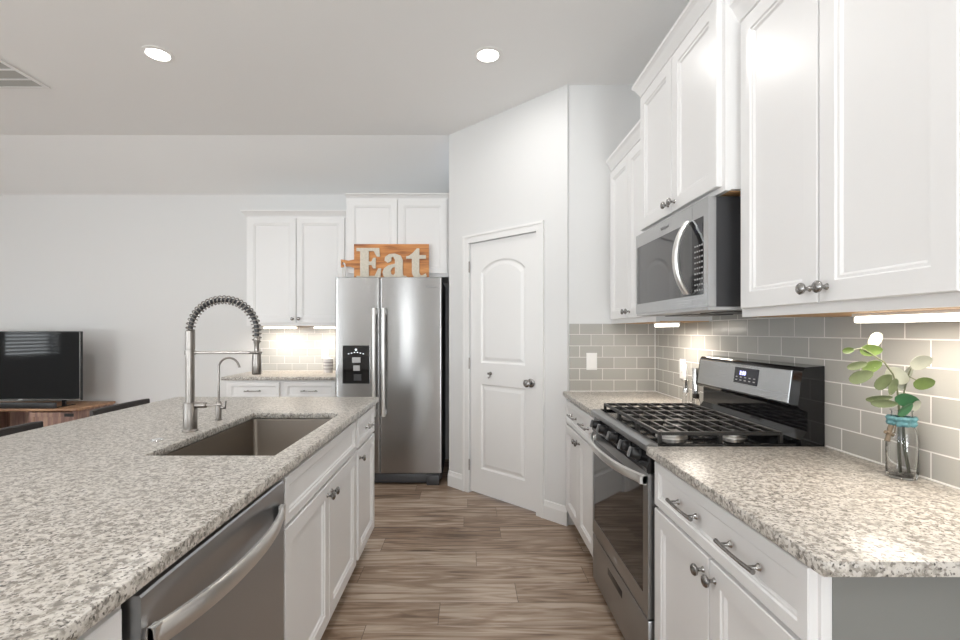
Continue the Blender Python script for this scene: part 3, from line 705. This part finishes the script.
    def FBG(u, z, d):   # sloping steel fascia
        s = (z - 1.056) / (1.178 - 1.056); return Vector((1.178 + 0.016 * s + nx * d, u, z + nz * d))
    fa = MB(); fa.panel(FBG, y0 + 0.045, y1 - 0.025, 1.060, 1.180, [(0, -0.001), (0, 0.002), (0.002, 0.004)])
    fo = fa.build('fascia', 'steel_micro', t, smooth=False)
    do = MB().panel(FBG, 1.935, 2.105, 1.098, 1.166, [(0, 0.0041), (0, 0.0055), (0.003, 0.0065)]).build('display', 'display_glass', fo, smooth=False)
    text_part('8:00', 0.026, lambda u, z, d: FBG(2.04 - u, z, d), 0.0, 1.142, 0.0068, 'clock_digits', 'clock_digits', do)
    for r in range(2):
        for k in range(5):
            y = 1.955 + 0.032 * k; MB().fbox(FBG, y - 0.007, y + 0.007, 1.110 + 0.013 * r, 1.114 + 0.013 * r, 0.0066, 0.007).build('button', 'label_grey', do, smooth=False)
    return t
gas_range()

# ------------------------------------------------------------------ microwave
def microwave():
    y0, y1, z0, z1, xf = 1.722, 2.463, 1.402, 1.815, 0.873; F = west(xf)
    t = thing('microwave', 'stainless steel over-the-range microwave with curved handle under the wall cabinet', 'microwave', (1.08, 2.08, z0))
    MB().box(xf + 0.030, 1.2745, y0 + 0.003, y1 - 0.003, z0 + 0.012, z1).build('casing', 'dark_grey_metal', t, smooth=False)
    yp = 1.846       # door / keypad split
    wz0, wz1 = 1.462, 1.752
    m = MB()
    m.fbox(F, yp + 0.001, y1, z0 + 0.012, wz0, -0.029, 0).fbox(F, yp + 0.001, y1, wz1, z1, -0.029, 0).fbox(F, y1 - 0.016, y1, wz0, wz1, -0.029, 0)
    d = m.build('door', 'steel_micro', t, smooth=False)
    MB().fbox(F, yp + 0.001, y1 - 0.016, wz0, wz1, -0.028, -0.001).build('door_window', 'micro_glass', d, smooth=False)
    n = 18; h = MB(); loops = []
    for k in range(n + 1):
        s = k / n; z = 1.468 + (1.754 - 1.468) * s; o = 0.002 + 0.046 * (1 - abs(2 * s - 1) ** 2.2)
        loops.append([F(yp + 0.022 + a, z, o + b) for a, b in ((-0.015, 0), (-0.017, 0.008), (-0.012, 0.016), (0, 0.019), (0.012, 0.016), (0.017, 0.008), (0.015, 0), (0, -0.003))])
    h.rings(loops).build('door_handle', 'handle_steel', d)
    m = MB(); m.fbox(F, y0, yp - 0.001, z0 + 0.012, wz0, -0.029, 0).fbox(F, y0, yp - 0.001, wz1, z1, -0.029, 0).fbox(F, y0, y0 + 0.034, wz0, wz1, -0.029, 0)
    c = m.build('control_surround', 'steel_micro', t, smooth=False)
    kp = MB().fbox(F, y0 + 0.034, yp - 0.001, wz0, wz1, -0.028, -0.001).build('keypad', 'black_gloss', c, smooth=False)
    MB().fbox(F, y0 + 0.043, yp - 0.02, 1.695, 1.728, -0.0009, 0.0002).build('display', 'display_glass', kp, smooth=False)
    for r in range(9):
        for k in range(4):
            y = y0 + 0.047 + 0.018 * k; z = 1.480 + 0.021 * r
            MB().fbox(F, y - 0.0042, y + 0.0042, z - 0.003, z + 0.003, -0.0009, 0.0002).build('button', 'label_grey', kp, smooth=False)
    v = MB(); v.box(xf + 0.002, 1.2745, y0 + 0.006, y1 - 0.006, z0, z0 + 0.0118); vo = v.build('underside_plate', 'label_grey', t, smooth=False)
    for a, b in ((y0 + 0.06, y0 + 0.32), (y1 - 0.32, y1 - 0.06)):
        MB().box(1.0, 1.2, a, b, z0 - 0.004, z0 - 0.0001).build('grease_filter', 'dark_grey_metal', vo, smooth=False)
    text_part('Whirlpool', 0.02, lambda u, z, dd: F(-u, z, dd), -(yp + 0.26), 1.784, 0.0006, 'lettering', 'logo_grey', d)
microwave()

# ------------------------------------------------------------------ dishwasher
def dishwasher():
    y0, y1, xf = 0.8165, 1.460, -0.566; F = east(xf)
    t = thing('dishwasher', 'stainless steel dishwasher with bowed bar handle built into the island', 'dishwasher', (-0.85, 1.14, 0))
    MB().box(-1.19, -0.612, y0 + 0.004, y1 - 0.004, 0.10, 0.872).build('tub', 'black_plastic', t, smooth=False)
    MB().box(-1.19, -0.66, y0 + 0.004, y1 - 0.004, 0.0, 0.0995).build('toe_kick', 'black_plastic', t, smooth=False)
    m = MB(); n = 12; prof = []
    # the door face: sloped top pocket above the handle
    prof = [(-0.045, 0.105), (-0.002, 0.105), (0.0, 0.108), (0.0, 0.700), (-0.004, 0.730), (-0.012, 0.760), (-0.012, 0.800), (-0.006, 0.822), (-0.002, 0.838), (-0.002, 0.862), (-0.005, 0.866), (-0.045, 0.866)]
    flat = [(-0.045, 0.105), (-0.002, 0.105), (0.0, 0.108), (0.0, 0.700), (0.0, 0.730), (0.0, 0.760), (0.0, 0.800), (0.0, 0.822), (0.0, 0.838), (0.0, 0.862), (-0.003, 0.866), (-0.045, 0.866)]
    loops = []
    for k in range(25):
        s = k / 24; f = max(0.0, min(1.0, (1 - abs(2 * s - 1)) * 6)); f = f * f * (3 - 2 * f)
        loops.append([F(y0 + 0.004 + (y1 - y0 - 0.008) * s, a[1], a[0] * f + b[0] * (1 - f)) for a, b in zip(prof, flat)])
    m.rings(loops); d = m.build('door', 'steel_dishwasher', t, angle=25)
    h = MB(); loops = []
    for k in range(25):
        s = k / 24; yy = y0 + 0.022 + (y1 - y0 - 0.044) * s; o = -0.002 + 0.045 * (1 - abs(2 * s - 1) ** 2.3)
        loops.append([F(yy, 0.778 + a, o + b) for a, b in ((-0.022, 0.0), (-0.022, 0.006), (-0.016, 0.010), (0.0, 0.012), (0.016, 0.010), (0.022, 0.006), (0.022, 0.0), (0.0, -0.003))])
    h.rings(loops)
    for yy in (y0 + 0.032, y1 - 0.032): h.fbox(F, yy - 0.010, yy + 0.010, 0.757, 0.799, -0.001, 0.013)
    h.build('door_handle', 'handle_steel', d)
dishwasher()

# ------------------------------------------------------------------ sink and faucets
def sink():
    x0, x1, y0, y1 = -1.078, -0.637, 1.564, 2.381
    t = thing('sink', 'rectangular stainless steel undermount sink set in the island counter', 'sink', (-0.857, 1.97, 0.66))
    loops = []
    def rr(ins, z, r):
        pts = []
        for cx, cy, a0 in ((x1 - ins - r, y1 - ins - r, 0), (x0 + ins + r, y1 - ins - r, 90), (x0 + ins + r, y0 + ins + r, 180), (x1 - ins - r, y0 + ins + r, 270)):
            for k in range(5): a = R(a0 + 22.5 * k); pts.append(Vector((cx + r * math.cos(a), cy + r * math.sin(a), z)))
        return pts
    loops = [rr(-0.022, 0.8825, 0.03), rr(0.0, 0.8825, 0.018), rr(0.002, 0.87, 0.02), rr(0.006, 0.70, 0.022), rr(0.014, 0.682, 0.03), rr(0.03, 0.676, 0.03)]
    loops += [rr(0.03, 0.672, 0.03), rr(0.010, 0.678, 0.03), rr(0.003, 0.70, 0.024), rr(-0.001, 0.87, 0.021), rr(-0.022, 0.8805, 0.03), rr(-0.022, 0.8825, 0.03)]
    m = MB(); m.rings(loops[:6], cap0=False, cap1=True); m.rings(loops[6:], cap0=True, cap1=False)
    m.build('bowl', 'steel_sink', t, angle=40)
    MB().lathe((-0.857, 2.15, 0.6763), (0, 0, 1), [(0.045, 0), (0.045, 0.003), (0.030, 0.0015), (0, 0.001)], 24).build('drain', 'chrome', t)
sink()
def spring_faucet():
    bx, by = -1.143, 1.95; z = CT
    t = thing('spring_faucet', 'tall brushed nickel pull-down faucet with exposed spring arch over the sink', 'faucet', (bx, by, z))
    MB().lathe((bx, by, z), (0, 0, 1), [(0.030, 0), (0.030, 0.004), (0.0265, 0.008), (0.0265, 0.112), (0.024, 0.118)], 28).build('base_sleeve', 'nickel', t)
    MB().lathe((bx, by, z + 0.1182), (0, 0, 1), [(0.0165, 0), (0.0165, 0.215), (0.0185, 0.217), (0.0185, 0.292), (0.015, 0.296)], 24).build('post', 'nickel', t)
    hv = MB(); hv.lathe((bx + 0.024, by, z + 0.106), (1, 0, 0), [(0.012, 0), (0.0125, 0.02), (0.0115, 0.042), (0.006, 0.046)], 16)
    hv.tube([(bx + 0.068, by, z + 0.106), (bx + 0.10, by, z + 0.107), (bx + 0.128, by, z + 0.108)], [0.006, 0.0045, 0.005], 10)
    hv.build('lever_handle', 'nickel', t)
    za = z + 0.322
    a = MB(); a.lathe((bx, by, za - 0.009), (0, 0, 1), [(0.0205, 0), (0.0205, 0.018)], 20)
    a.tube([(bx + 0.018, by, za), (bx + 0.252, by, za)], 0.0062, 10)
    ring = [(bx + 0.272 + 0.019 * math.cos(q), by + 0.019 * math.sin(q), za) for q in (2 * math.pi * k / 20 for k in range(20))]
    a.tube(ring, 0.005, 8, closed=True); a.build('support_arm', 'nickel', t)
    # spring path: up, over, down
    rad = 0.137; cx = bx + rad; zc = z + 0.408
    path = [Vector((bx + rad - rad * math.cos(q), by, zc + 0.96 * rad * math.sin(q))) for q in (math.pi * k / 60 for k in range(61))]
    path += [Vector((bx + 2 * rad, by, zc - 0.02 * k)) for k in range(1, 3)]
    hose = [Vector((bx, by, zc - 0.005))] + path + [Vector((bx + 2 * rad, by, zc - 0.07))]
    MB().tube(hose, 0.0095, 10).build('hose', 'dark_grey_metal', t)
    # coil around the path
    ln = [0]
    for p, q in zip(path, path[1:]): ln.append(ln[-1] + (q - p).length)
    turns = 28; steps = turns * 12; coil = []
    for k in range(steps + 1):
        s = ln[-1] * k / steps; i = max(j for j in range(len(ln)) if ln[j] <= s + 1e-9); i = min(i, len(path) - 2)
        f = (s - ln[i]) / (ln[i + 1] - ln[i]); p = path[i].lerp(path[i + 1], f); tn = (path[i + 1] - path[i]).normalized()
        nr = Vector((-tn.z, 0, tn.x)); bn = Vector((0, 1, 0)); an = 2 * math.pi * turns * k / steps
        coil.append(p + (nr * math.cos(an) + bn * math.sin(an)) * 0.0165)
    MB().tube(coil, 0.0026, 6).build('spring', 'nickel', t)
    hx = bx + 2 * rad
    MB().lathe((hx, by, z + 0.232), (0, 0, 1), [(0.016, 0), (0.0185, 0.004), (0.0185, 0.05), (0.0165, 0.088), (0.010, 0.096), (0.0095, 0.125), (0.012, 0.130), (0.012, 0.150), (0.009, 0.154)], 24).build('spray_head', 'nickel', t)
spring_faucet()
def filter_tap():
    bx, by, z = -1.152, 2.19, CT
    t = thing('filter_tap', 'small gooseneck drinking water tap behind the spring faucet', 'faucet', (bx, by, z))
    MB().lathe((bx, by, z), (0, 0, 1), [(0.017, 0), (0.017, 0.003), (0.0125, 0.006), (0.0125, 0.08), (0.0075, 0.088)], 20).build('base_sleeve', 'nickel', t)
    r = 0.047; pth = [Vector((bx, by, z + 0.086)), Vector((bx, by, z + 0.15)), Vector((bx, by, z + 0.235))]
    pth += [Vector((bx + r - r * math.cos(q), by, z + 0.24 + r * math.sin(q))) for q in (math.pi * 0.86 * k / 16 for k in range(1, 17))]
    pth.append(pth[-1] + Vector((0.007, 0, -0.018)))
    MB().tube(pth, 0.0048, 10).build('spout', 'nickel', t)
    h = MB(); h.lathe((bx + 0.010, by, z + 0.058), (1, 0, 0), [(0.008, 0), (0.008, 0.02), (0.005, 0.022)], 12); h.tube([(bx + 0.030, by, z + 0.058), (bx + 0.032, by, z + 0.075), (bx + 0.034, by, z + 0.088)], 0.0038, 8)
    h.build('lever_handle', 'nickel', t)
filter_tap()
b = MB(); b.lathe((-1.165, 1.773, CT), (0, 0, 1), [(0.024, 0), (0.024, 0.003), (0.020, 0.005), (0.0165, 0.005), (0.0155, 0.003), (0.0145, 0.003), (0.0135, 0.007), (0, 0.008)], 24)
tag(b.build('air_switch_button', 'chrome', None), 'small flat chrome push button on the counter near the sink corner', 'button')

# ------------------------------------------------------------------ ceiling fixtures
for k, (x, y) in enumerate(DOWNLIGHTS):
    t = thing('recessed_light', ('round recessed ceiling light above the pantry door end of the aisle', 'round recessed ceiling light above the island, nearer the air vent')[1 - k], 'light', (x, y, CEIL), 'recessed ceiling lights')
    MB().lathe((x, y, CEIL), (0, 0, -1), [(0.088, 0), (0.088, 0.003), (0.070, 0.006), (0.066, 0.006), (0.064, 0.001), (0.064, 0.0)], 36).build('trim_ring', 'white_plastic', t)
    MB().lathe((x, y, CEIL - 0.0012), (0, 0, -1), [(0.0635, 0), (0.0635, 0.002), (0.05, 0.004), (0, 0.005)], 36).build('lens', 'lamp_lens', t)
def ceiling_vent():
    x0, x1, y0, y1 = -3.25, -2.885, 2.80, 3.275; z = CEIL
    t = thing('ceiling_vent', 'white metal air vent grille in the ceiling', 'vent', ((x0 + x1) / 2, (y0 + y1) / 2, z))
    m = MB(); b = 0.028
    m.box(x0, x0 + b, y0, y1, z - 0.010, z).box(x1 - b, x1, y0, y1, z - 0.010, z).box(x0 + b, x1 - b, y0, y0 + b, z - 0.010, z).box(x0 + b, x1 - b, y1 - b, y1, z - 0.010, z)
    for k in range(1, 4): yy = y0 + (y1 - y0) * k / 4; m.box(x0 + b, x1 - b, yy - 0.008, yy + 0.008, z - 0.010, z)
    m.build('frame', 'trim_paint', t, smooth=False)
    MB().box(x0 + b, x1 - b, y0 + b, y1 - b, z - 0.002, z - 0.0002).build('duct_back', 'toe_dark', t, smooth=False)
    s = MB(); k = y0 + b + 0.004
    while k < y1 - b - 0.012: s.rings([[Vector((xx, k + a, z - 0.0025 - c)) for a, c in ((0, 0), (0.020, 0.0065), (0.021, 0.0055), (0.001, -0.0005))] for xx in (x0 + b, x1 - b)]); k += 0.0265
    s.build('louvers', 'vent_grey', t, smooth=False)
ceiling_vent()

# ------------------------------------------------------------------ switches and outlets
def plate(name, label, cat, F, uc, zc, kind):
    p0 = F(uc, zc, 0); t = thing(name, label, cat, p0)
    MB().panel(F, uc - 0.036, uc + 0.036, zc - 0.058, zc + 0.058, [(0, 0), (0, 0.003), (0.003, 0.006)]).build('cover_plate', 'white_plastic', t, smooth=False)
    if kind == 'rocker': MB().panel(F, uc - 0.016, uc + 0.016, zc - 0.032, zc + 0.032, [(0, 0.0061), (0, 0.008), (0.002, 0.0095)]).build('rocker', 'white_plastic', t, smooth=False)
    else:
        for dz in (-0.02, 0.02):
            s = MB().panel(F, uc - 0.015, uc + 0.015, zc + dz - 0.014, zc + dz + 0.014, [(0, 0.0061), (0, 0.0075), (0.002, 0.008)]).build('socket', 'white_plastic', t, smooth=False)
            q = MB()
            for du in (-0.006, 0.006): q.fbox(F, uc + du - 0.001, uc + du + 0.001, zc + dz - 0.005, zc + dz + 0.005, 0.0081, 0.0084)
            q.build('socket_slot', 'black_plastic', s, smooth=False)
plate('light_switch', 'white rocker light switch on the tile beside the pantry corner', 'switch', south(YS - 0.012), 0.842, 1.118, 'rocker')
plate('wall_outlet', 'white outlet on the tile behind the spice mills', 'outlet', west(1.275), 2.81, 1.10, 'outlet')
plate('wall_outlet', 'white outlet on the back wall tile beside the refrigerator', 'outlet', south(YB - 0.012), -1.475, 1.10, 'outlet')

# ------------------------------------------------------------------ small things on counters
t = thing('spice_mill', 'clear and steel spice mill with slim top rod, nearer the tile', 'mill', (1.205, 2.62, CT), 'spice mills')
MB().lathe((1.205, 2.62, CT), (0, 0, 1), [(0.021, 0), (0.022, 0.003), (0.019, 0.06), (0.018, 0.072)], 20).build('jar', 'acrylic', t)
MB().lathe((1.205, 2.62, CT + 0.0722), (0, 0, 1), [(0.019, 0), (0.015, 0.012), (0.015, 0.03), (0.020, 0.058), (0.022, 0.066), (0.020, 0.070)], 20).build('grinder_head', 'chrome', t)
MB().lathe((1.205, 2.62, CT + 0.1422), (0, 0, 1), [(0.008, 0), (0.0065, 0.01), (0.0065, 0.08), (0.004, 0.086)], 14).build('top_rod', 'salt_white', t)
t = thing('spice_mill', 'straight steel cylinder spice mill with dark pepper in its base', 'mill', (1.2235, 2.545, CT), 'spice mills')
MB().lathe((1.2235, 2.545, CT), (0, 0, 1), [(0.020, 0), (0.021, 0.003), (0.019, 0.045), (0.016, 0.05)], 20).build('jar', 'acrylic', t)
MB().lathe((1.2235, 2.545, CT + 0.0502), (0, 0, 1), [(0.016, 0), (0.018, 0.006), (0.016, 0.026)], 20).build('pepper_fill', 'pepper_black', t)
MB().lathe((1.2235, 2.545, CT + 0.0764), (0, 0, 1), [(0.019, 0), (0.019, 0.130), (0.017, 0.136), (0, 0.137)], 22).build('grinder_head', 'chrome', t)
t = thing('canister', 'small white canister with grey pattern on the back counter beside refrigerator', 'canister', (-1.385, 4.70, CT))
MB().lathe((-1.385, 4.70, CT), (0, 0, 1), [(0.045, 0), (0.046, 0.003), (0.046, 0.12), (0.044, 0.123)], 24).build('body', 'canister_white', t)
q = MB()
for k in range(3): q.lathe((-1.385, 4.70, CT + 0.03 + 0.032 * k), (0, 0, 1), [(0.0455, 0), (0.0465, 0.002), (0.0465, 0.012), (0.0455, 0.014)], 24)
q.build('grey_band', 'canister_grey', t); MB().lathe((-1.385, 4.70, CT + 0.1232), (0, 0, 1), [(0.047, 0), (0.047, 0.014), (0.02, 0.018), (0.012, 0.03), (0, 0.031)], 24).build('lid', 'canister_white', t)

def vase():
    vx, vy, z = 1.217, 1.330, CT
    t = thing('glass_vase', 'clear glass bottle vase with teal ribbon and eucalyptus sprigs on the granite', 'vase', (vx, vy, z))
    g = MB(); outer = [(0.030, 0.0), (0.033, 0.003), (0.035, 0.012), (0.035, 0.110), (0.031, 0.136), (0.025, 0.152), (0.023, 0.185), (0.026, 0.190)]
    inner = [(0.022, 0.190), (0.020, 0.185), (0.022, 0.153), (0.0285, 0.135), (0.032, 0.110), (0.032, 0.014), (0.028, 0.007), (0.0, 0.006)]
    g.lathe((vx, vy, z), (0, 0, 1), outer + inner, 32); g.build('bottle', 'clear_glass', t)
    rb = MB(); loops = []
    for k in range(36):
        a = 2 * math.pi * k / 36; w1 = 0.003 * math.sin(a * 9)
        loops.append([Vector((vx + (r + w1 * s) * math.cos(a), vy + (r + w1 * s) * math.sin(a), z + h)) for r, h, s in ((0.0255, 0.150, 0), (0.029, 0.146, 1), (0.032, 0.152, 1), (0.0295, 0.159, 1), (0.033, 0.166, 1), (0.029, 0.173, 1), (0.0265, 0.171, 0))])
    loops.append(loops[0]); rb.rings(loops, False, False); ro = rb.build('ribbon', 'ribbon_teal', t)
    tw = MB()
    tw.tube([(vx - 0.028, vy - 0.012, z + 0.150), (vx - 0.036, vy - 0.018, z + 0.130), (vx - 0.043, vy - 0.010, z + 0.124)], 0.0016, 6)
    tw.build('twine', 'twig_brown', ro)
    kt = MB(); kt.tube([(vx - 0.040, vy - 0.012, z + 0.148), (vx - 0.050, vy - 0.016, z + 0.128), (vx - 0.057, vy - 0.018, z + 0.106)], [0.007, 0.005, 0.007], 8)
    kt.tube([(vx - 0.062, vy - 0.018, z + 0.132), (vx - 0.038, vy - 0.014, z + 0.122)], 0.005, 8)
    kt.build('hanging_charm', 'twig_brown', ro, label='small twig charm hanging from the ribbon')
    def pt(px, py, y):  # a point of the plant from its place on the photo at depth y
        return Vector(((px - 468) * y / 474, y, CAMZ + (331 - py) * y / 474))
    stems = [[(vx - 0.004, vy, z + 0.012), (vx - 0.008, vy, z + 0.09), (vx - 0.006, vy, z + 0.18), pt(897, 388, 1.30), pt(893, 374, 1.29), pt(884, 362, 1.28), pt(870, 353, 1.28), pt(862, 349, 1.28)],
             [(vx + 0.016, vy - 0.006, z + 0.012), (vx + 0.006, vy, z + 0.09), (vx + 0.002, vy, z + 0.18), pt(904, 392, 1.31), pt(908, 376, 1.31), pt(912, 364, 1.31)]]
    sm = []
    for k, s in enumerate(stems): sm.append(MB().tube(s, [0.004, 0.004, 0.0035] + [0.002] * (len(s) - 3), 8).build('stem', 'stem_green', t))
    br = MB(); br.tube([pt(897, 388, 1.30), pt(886, 398, 1.27), pt(872, 400, 1.26)], 0.0013, 6); br.tube([pt(904, 392, 1.31), pt(909, 398, 1.29), pt(914, 400, 1.28)], 0.0013, 6)
    br.tube([pt(870, 353, 1.28), pt(862, 348, 1.27), pt(852, 350, 1.27)], 0.0013, 6); br.tube([pt(884, 362, 1.28), pt(874, 368, 1.27)], 0.0013, 6); br.tube([pt(908, 376, 1.31), pt(922, 383, 1.272)], 0.0013, 6)
    br.build('twigs', 'stem_green', t)
    # leaves: centre px, half length, half width px, tilt deg, depth, material
    L = [(875, 339, 8, 7, 20, 1.28, 'leaf_pale'), (871, 350, 11, 5.5, -5, 1.28, 'leaf_green'), (848, 350, 6, 3, 0, 1.27, 'leaf_green'), (857, 365, 10, 4, 8, 1.26, 'leaf_sage'),
         (872, 366, 10, 6, 12, 1.27, 'leaf_green'), (861, 376, 12, 6.5, 10, 1.26, 'leaf_sage'), (883, 381, 10, 7, 25, 1.29, 'leaf_sage'), (897, 376, 12, 7, -30, 1.30, 'leaf_pale'),
         (921, 362, 11, 7, 5, 1.27, 'leaf_pale'), (924, 383, 10.5, 6, -2, 1.27, 'leaf_green'), (879, 398, 13, 3.2, 3, 1.26, 'leaf_sage'), (884, 403, 13, 4, -5, 1.25, 'leaf_sage'),
         (907, 400, 12, 6, -14, 1.28, 'leaf_deep_green'), (905, 409, 9, 5, 30, 1.27, 'leaf_deep_green'), (893, 386, 5, 8, 0, 1.28, 'leaf_sage'), (902, 380, 6, 9, 15, 1.31, 'leaf_pale'), (908, 371, 6, 5, 40, 1.31, 'leaf_pale'), (916, 405, 5, 5, 0, 1.28, 'leaf_pale')]
    for px, py, a, b, tilt, y, mt in L:
        c = pt(px, py, y); s = y / 474; m = MB(); ux = Vector((math.cos(R(tilt)), -0.05, math.sin(R(tilt)))).normalized(); uz = Vector((-math.sin(R(tilt)), -0.3, math.cos(R(tilt)))).normalized(); a *= 1.08; b *= 1.1; nn = ux.cross(uz)
        loops = []
        for rr in (0.0, 0.35, 0.7, 1.0):
            loops.append([c + ux * (a * s * rr * math.cos(q)) + uz * (b * s * rr * math.sin(q) * (1 - 0.25 * math.cos(q) * rr)) + nn * (0.004 * rr * rr * abs(math.sin(q)) * 1.0 - 0.003 * rr * rr * math.cos(q)) for q in (2 * math.pi * k / 16 for k in range(16))])
        back = [[p + nn * 0.0007 for p in lp] for lp in loops[::-1]]
        m.rings([[p for p in lp] for lp in loops[1:]] + back[:-1], True, True)
        m.build('leaf', mt, t, angle=60)
vase()

# ------------------------------------------------------------------ living side: stools, television
def stool():
    t = thing('bar_stool', 'dark bar stool at the island overhang, farther from the viewer', 'stool', (-1.98, 2.875, 0), 'dark bar stools behind the island')
    x, y = -1.98, 2.875
    MB().box(x - 0.10, x + 0.28, y - 0.205, y + 0.205, 0.63, 0.675, 0.012).build('seat', 'stool_seat', t)
    for sx in (x - 0.085, x + 0.26):
        for sy in (y - 0.18, y + 0.18): MB().tube([(sx + (-0.03 if sx < x else 0.02), sy, 0), (sx, sy, 0.63)], 0.013, 10).build('leg', 'stool_metal', t)
    MB().tube([(x - 0.10, y - 0.175, 0.2), (x - 0.10, y + 0.175, 0.2)], 0.009, 8).build('footrest', 'stool_metal', t)
    for sy in (y - 0.19, y + 0.19): MB().tube([(x - 0.085, sy, 0.672), (x - 0.115, sy, 0.80)], 0.011, 8).build('back_post', 'stool_metal', t)
    m = MB(); n = 12; loops = []
    for k in range(n + 1):
        s = k / n; yy = y - 0.235 + 0.47 * s; o = -0.118 - 0.012 * (1 - (2 * s - 1) ** 2)
        e = 0.002 if k in (0, n) else 0
        loops.append([Vector((x + o + a, yy, z)) for a, z in ((-0.012 + e, 0.795 + e), (0.012 - e, 0.795 + e), (0.013 - e, 0.83), (0.012 - e, 0.879 - e), (0.008 - e, 0.884 - e), (-0.008 + e, 0.884 - e), (-0.012 + e, 0.879 - e), (-0.013 + e, 0.83))])
    m.rings(loops).build('back_rail', 'stool_seat', t)
    return t
s1 = stool(); s2 = copy_tree(s1); s2.location.y -= 0.78; s2['label'] = 'dark bar stool at the island overhang, nearer the viewer, cut by photo edge'

def tv_stand():
    x0, x1, y0, y1, zt = -5.15, -3.625, 4.385, 4.875, 0.604
    t = thing('television_stand', 'reddish brown wooden media stand holding the television', 'stand', ((x0 + x1) / 2, (y0 + y1) / 2, 0))
    MB().box(x0, x1, y0, y1, zt - 0.022, zt, 0.002).build('top_board', 'stand_top_wood', t)
    m = MB(); zl = zt - 0.0222
    m.box(x0 + 0.02, x0 + 0.05, y0 + 0.02, y1, 0.0, zl).box(x1 - 0.05, x1 - 0.02, y0 + 0.02, y1, 0.0, zl).box(x0 + 0.05, x1 - 0.05, y1 - 0.02, y1, 0.05, zl)
    m.box(x0 + 0.05, x1 - 0.05, y0 + 0.02, y1 - 0.02, 0.05, 0.08).box(x0 + 0.05, x1 - 0.05, y0 + 0.03, y1 - 0.02, 0.30, 0.32)
    for xx in (x1 - 0.46, x0 + 0.43): m.box(xx, xx + 0.03, y0 + 0.02, y1 - 0.02, 0.08, zl)
    m.build('case', 'stand_wood', t, smooth=False)
    for a, b in ((x1 - 0.44, x1 - 0.022), (x0 + 0.022, x0 + 0.44)):
        d = MB().panel(south(y0 + 0.0195), a, b, 0.07, zl - 0.012, [(0, 0), (0, 0.014), (0.04, 0.014), (0.043, 0.007)]).build('cupboard_door', 'stand_wood', t, smooth=False)
        MB().fbox(south(y0 + 0.0195), b - 0.09, b - 0.005, zl - 0.05, zl - 0.02, 0.0142, 0.018).build('strap_hinge', 'black_plastic', d, smooth=False)
tv_stand()
def television():
    x0, x1, yf = -4.83, -3.690, 4.515; z0, z1 = 0.664, 1.322
    t = thing('television', 'black flat screen television on the wooden media stand', 'television', ((x0 + x1) / 2, 4.55, 0.604))
    MB().box(x0, x1, yf, yf + 0.03, z0, z1, 0.004).build('housing', 'tv_black', t)
    MB().box(x0 + 0.12, x1 - 0.12, yf + 0.03, yf + 0.065, z0 + 0.05, z1 - 0.18, 0.008).build('back_cover', 'tv_black', t)
    MB().box(x0 + 0.010, x1 - 0.010, yf - 0.0012, yf - 0.0001, z0 + 0.020, z1 - 0.010).build('screen', 'tv_screen', t, smooth=False)
    MB().box(x0 + 0.002, x1 - 0.002, yf - 0.003, yf - 0.0001, z0 + 0.003, z0 + 0.014).build('lower_bezel', 'dark_nickel', t, smooth=False)
    MB().box(x1 - 0.009, x1 - 0.003, yf - 0.002, yf - 0.0001, z0 + 0.014, z1 - 0.004).build('side_bezel', 'dark_nickel', t, smooth=False)
    MB().fbox(south(yf), (x0 + x1) / 2 - 0.02, (x0 + x1) / 2 + 0.02, z0 + 0.004, z0 + 0.013, 0.0031, 0.004).build('badge', 'label_grey', t, smooth=False)
    for xx in (x0 + 0.2, x1 - 0.17):
        f = MB(); f.box(xx - 0.015, xx + 0.015, yf + 0.004, yf + 0.026, 0.612, z0 + 0.002).box(xx - 0.018, xx + 0.018, yf - 0.09, yf + 0.13, 0.6045, 0.612, 0.002); f.build('foot', 'tv_black', t)
television()
sb = thing('soundbar', 'low black soundbar lying on the media stand under the television', 'speaker', (-4.4, 4.44, 0.604))
MB().box(-4.78, -3.84, 4.397, 4.423, 0.6045, 0.66, 0.006).build('grille_bar', 'black_plastic', sb)
for xx in (-4.783, -3.837): MB().box(xx - 0.0028, xx + 0.0028, 4.398, 4.422, 0.6055, 0.659, 0.002).build('end_cap', 'dark_grey_metal', sb)
